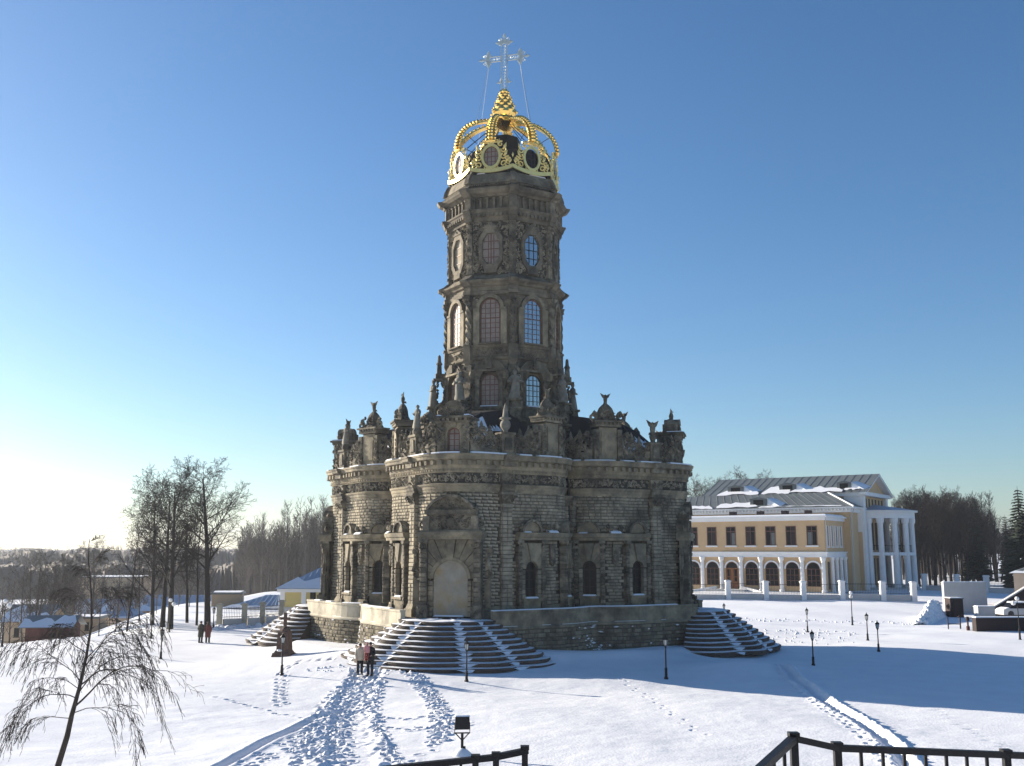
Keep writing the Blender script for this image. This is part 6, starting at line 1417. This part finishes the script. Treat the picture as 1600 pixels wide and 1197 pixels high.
# parked car, partly seen
p = P(1562, 964, 104); t = thing('parked_car', 'pale snow-covered car parked by the ramp at the right edge', 'car', p, R(4))
mb = MB(); mb.prism(W0, [(-.0, .25), (3.9, .25), (3.95, .7), (3.6, .85), (.3, .85), (0, .65)], -.8, .8); mb.build('body', M['concrete'], t); mb = MB(); mb.prism(W0, [(.7, .85), (1.2, 1.38), (2.7, 1.4), (3.3, .86)], -.7, .7); cb = mb.build('cabin', M['glass'], t); mb = MB(); mb.prism(W0, [(1.15, 1.38), (2.75, 1.4), (2.6, 1.52), (1.3, 1.5)], -.66, .66); mb.build('roof_snow', M['snow'], cb); mb = MB(); mb.prism(W0, [(.05, .7), (.75, .86), (.6, .95), (.1, .8)], -.7, .7); mb.build('bonnet_snow', M['snow'], t)
for x in (.75, 3.1):
    for y in (-.8, .68): mb = MB(); mb.lathe((Vector((x, y, .32)), Vector((1, 0, 0)), Vector((0, 0, 1)), Vector((0, 1, 0))), [(.32, 0), (.32, .14)], 12); mb.build('wheel', M['iron'], t)
for y in (-.55, .55): mb = MB(); mb.ball(W0, 0, y, .62, .03, .14, .08); mb.build('headlight', M['lampglass'], t)
pA = on(1482, 983); t = thing('barrier', 'low metal barrier of two posts and a crossbar in the snow', 'barrier', pA, R(-8)); mb = MB(); mb.box(W0, -.04, .04, -.04, .04, -.2, 1.05); mb.build('barrier_post', M['brown'], t); mb = MB(); mb.box(W0, 1.01, 1.11, -.05, .05, -.2, 1.1); mb.box(W0, .85, 1.45, -.2, .2, 1.1, 1.2, .15, .05); mb.build('barrier_post', M['brown'], t); mb = MB(); mb.box(W0, .04, 1.01, -.03, .03, .42, .5); mb.build('crossbar', M['brown'], t)
pA = on(1513, 985); t = thing('bollard', 'dark red bollard beside the end of the low dark wall', 'bollard', pA); mb = MB(); mb.lathe(W0, [(.16, -.2), (.16, .35), (.08, .4), (.08, .8)], 8); mb.build('post', M['redwood'], t); mb = MB(); mb.lathe(W0, [(.08, .8), (.17, .88), (.17, 1.1), (.1, 1.2)], 8); mb.build('head', M['brown'], t)
# ---- heaps and clods of snow
def lumps(name, label, spots, kind='stuff'):
    mb = MB(); r = random.Random(8)
    for x, y, s in spots:
        z = gz(x, y); n = 7; a0 = r.uniform(0, 6); q = [(s * r.uniform(.8, 1.2) * math.cos(a0 + 6.283 * i / n), s * r.uniform(.6, 1.1) * math.sin(a0 + 6.283 * i / n)) for i in range(n)]
        vs = [(x + a, y + b, z - .08) for a, b in q] + [(x + a * .6, y + b * .6, z + s * r.uniform(.45, .7)) for a, b in q] + [(x, y, z + s * .75)]
        mb.add(vs, [(i, (i + 1) % n, n + (i + 1) % n, n + i) for i in range(n)] + [(n + i, n + (i + 1) % n, 2 * n) for i in range(n)])
    o = mb.build(name, M['snow'], None, True); tag(o, label, 'snow', None, kind)
r = random.Random(31); sp = []
for i in range(70): q = on(1112 + 328 * i / 70 + r.uniform(-3, 3), 967 + 8 * i / 70 + r.uniform(-2, 2)); sp.append((q.x, q.y, r.uniform(.07, .2)))
for i in range(110): q = on(1190 + 150 * r.random(), 984 + 20 * r.random() ** 2 + r.uniform(0, 4)); sp.append((q.x, q.y, r.uniform(.04, .15)))
lumps('snow_clods', 'trodden clods of snow along the path below the fence', sp)
sp = []
for i in range(130): t = r.random(); q = on(332 + 120 * t + r.uniform(-8, 8), 978 - 12 * t + r.uniform(-5, 8)); sp.append((q.x, q.y, r.uniform(.15, .5)))
for i in range(26): q = on(475 + 100 * r.random(), 1040 + 10 * r.random()); sp.append((q.x, q.y, r.uniform(.05, .14)))
lumps('snow_bank', 'ploughed bank of lumpy snow before the left fence', sp)
pA = on(1438, 976); pB = on(1484, 966); d = pB - pA; sp = []
mb = MB(); n = 14; vs = []
for i in range(n + 1):
    t = i / n; c = pA.lerp(pB, t) + Vector((0, 3.5 * t, 0)); hh = (.3 + 1.45 * min(1, t * 1.5)) * (1 + .08 * math.sin(i * 2.1)) * (1 if t < .9 else .6)
    for j in range(9): u = -1 + j / 4; w = 1.1 + .5 * t; vs.append((c.x + u * w, c.y + .3 * u * 1.2, gz(c.x, c.y) - .1 + hh * max(0, 1 - abs(u) ** 1.5) * r.uniform(.88, 1.12)))
mb.add(vs, [(i * 9 + j, (i + 1) * 9 + j, (i + 1) * 9 + j + 1, i * 9 + j + 1) for i in range(n) for j in range(8)])
for i in range(150): t = r.random(); u_ = r.uniform(-.9, .9); c = pA.lerp(pB, t) + Vector((u_ * (.9 + .4 * t), 3.5 * t + .3 * u_, 0)); mb.ball(W0, c.x, c.y, gz(c.x, c.y) + (.25 + 1.4 * min(1, t * 1.5)) * max(.05, 1 - abs(u_) ** 1.5) , r.uniform(.1, .3), n=6, m=4)
o = mb.build('snow_pile', M['snow'], None, True); tag(o, 'shovelled snow pile by the blank wall at the right end of the fence', 'snow pile')

# ================================================================== HAZE
hz = MB(); hz.box(W0, -2300, 2300, -60, 2600, -12, 56); hm = bpy.data.materials.new('thin_winter_haze'); hm.use_nodes = True; hm.node_tree.nodes.remove(hm.node_tree.nodes['Principled BSDF'])
pv = hm.node_tree.nodes.new('ShaderNodeVolumePrincipled'); pv.inputs['Color'].default_value = (.86, .91, 1, 1); pv.inputs['Density'].default_value = .0002; pv.inputs['Anisotropy'].default_value = .35
hm.node_tree.links.new(pv.outputs[0], hm.node_tree.nodes['Material Output'].inputs['Volume'])
ho = hz.build('haze', hm); ho['kind'] = 'stuff'
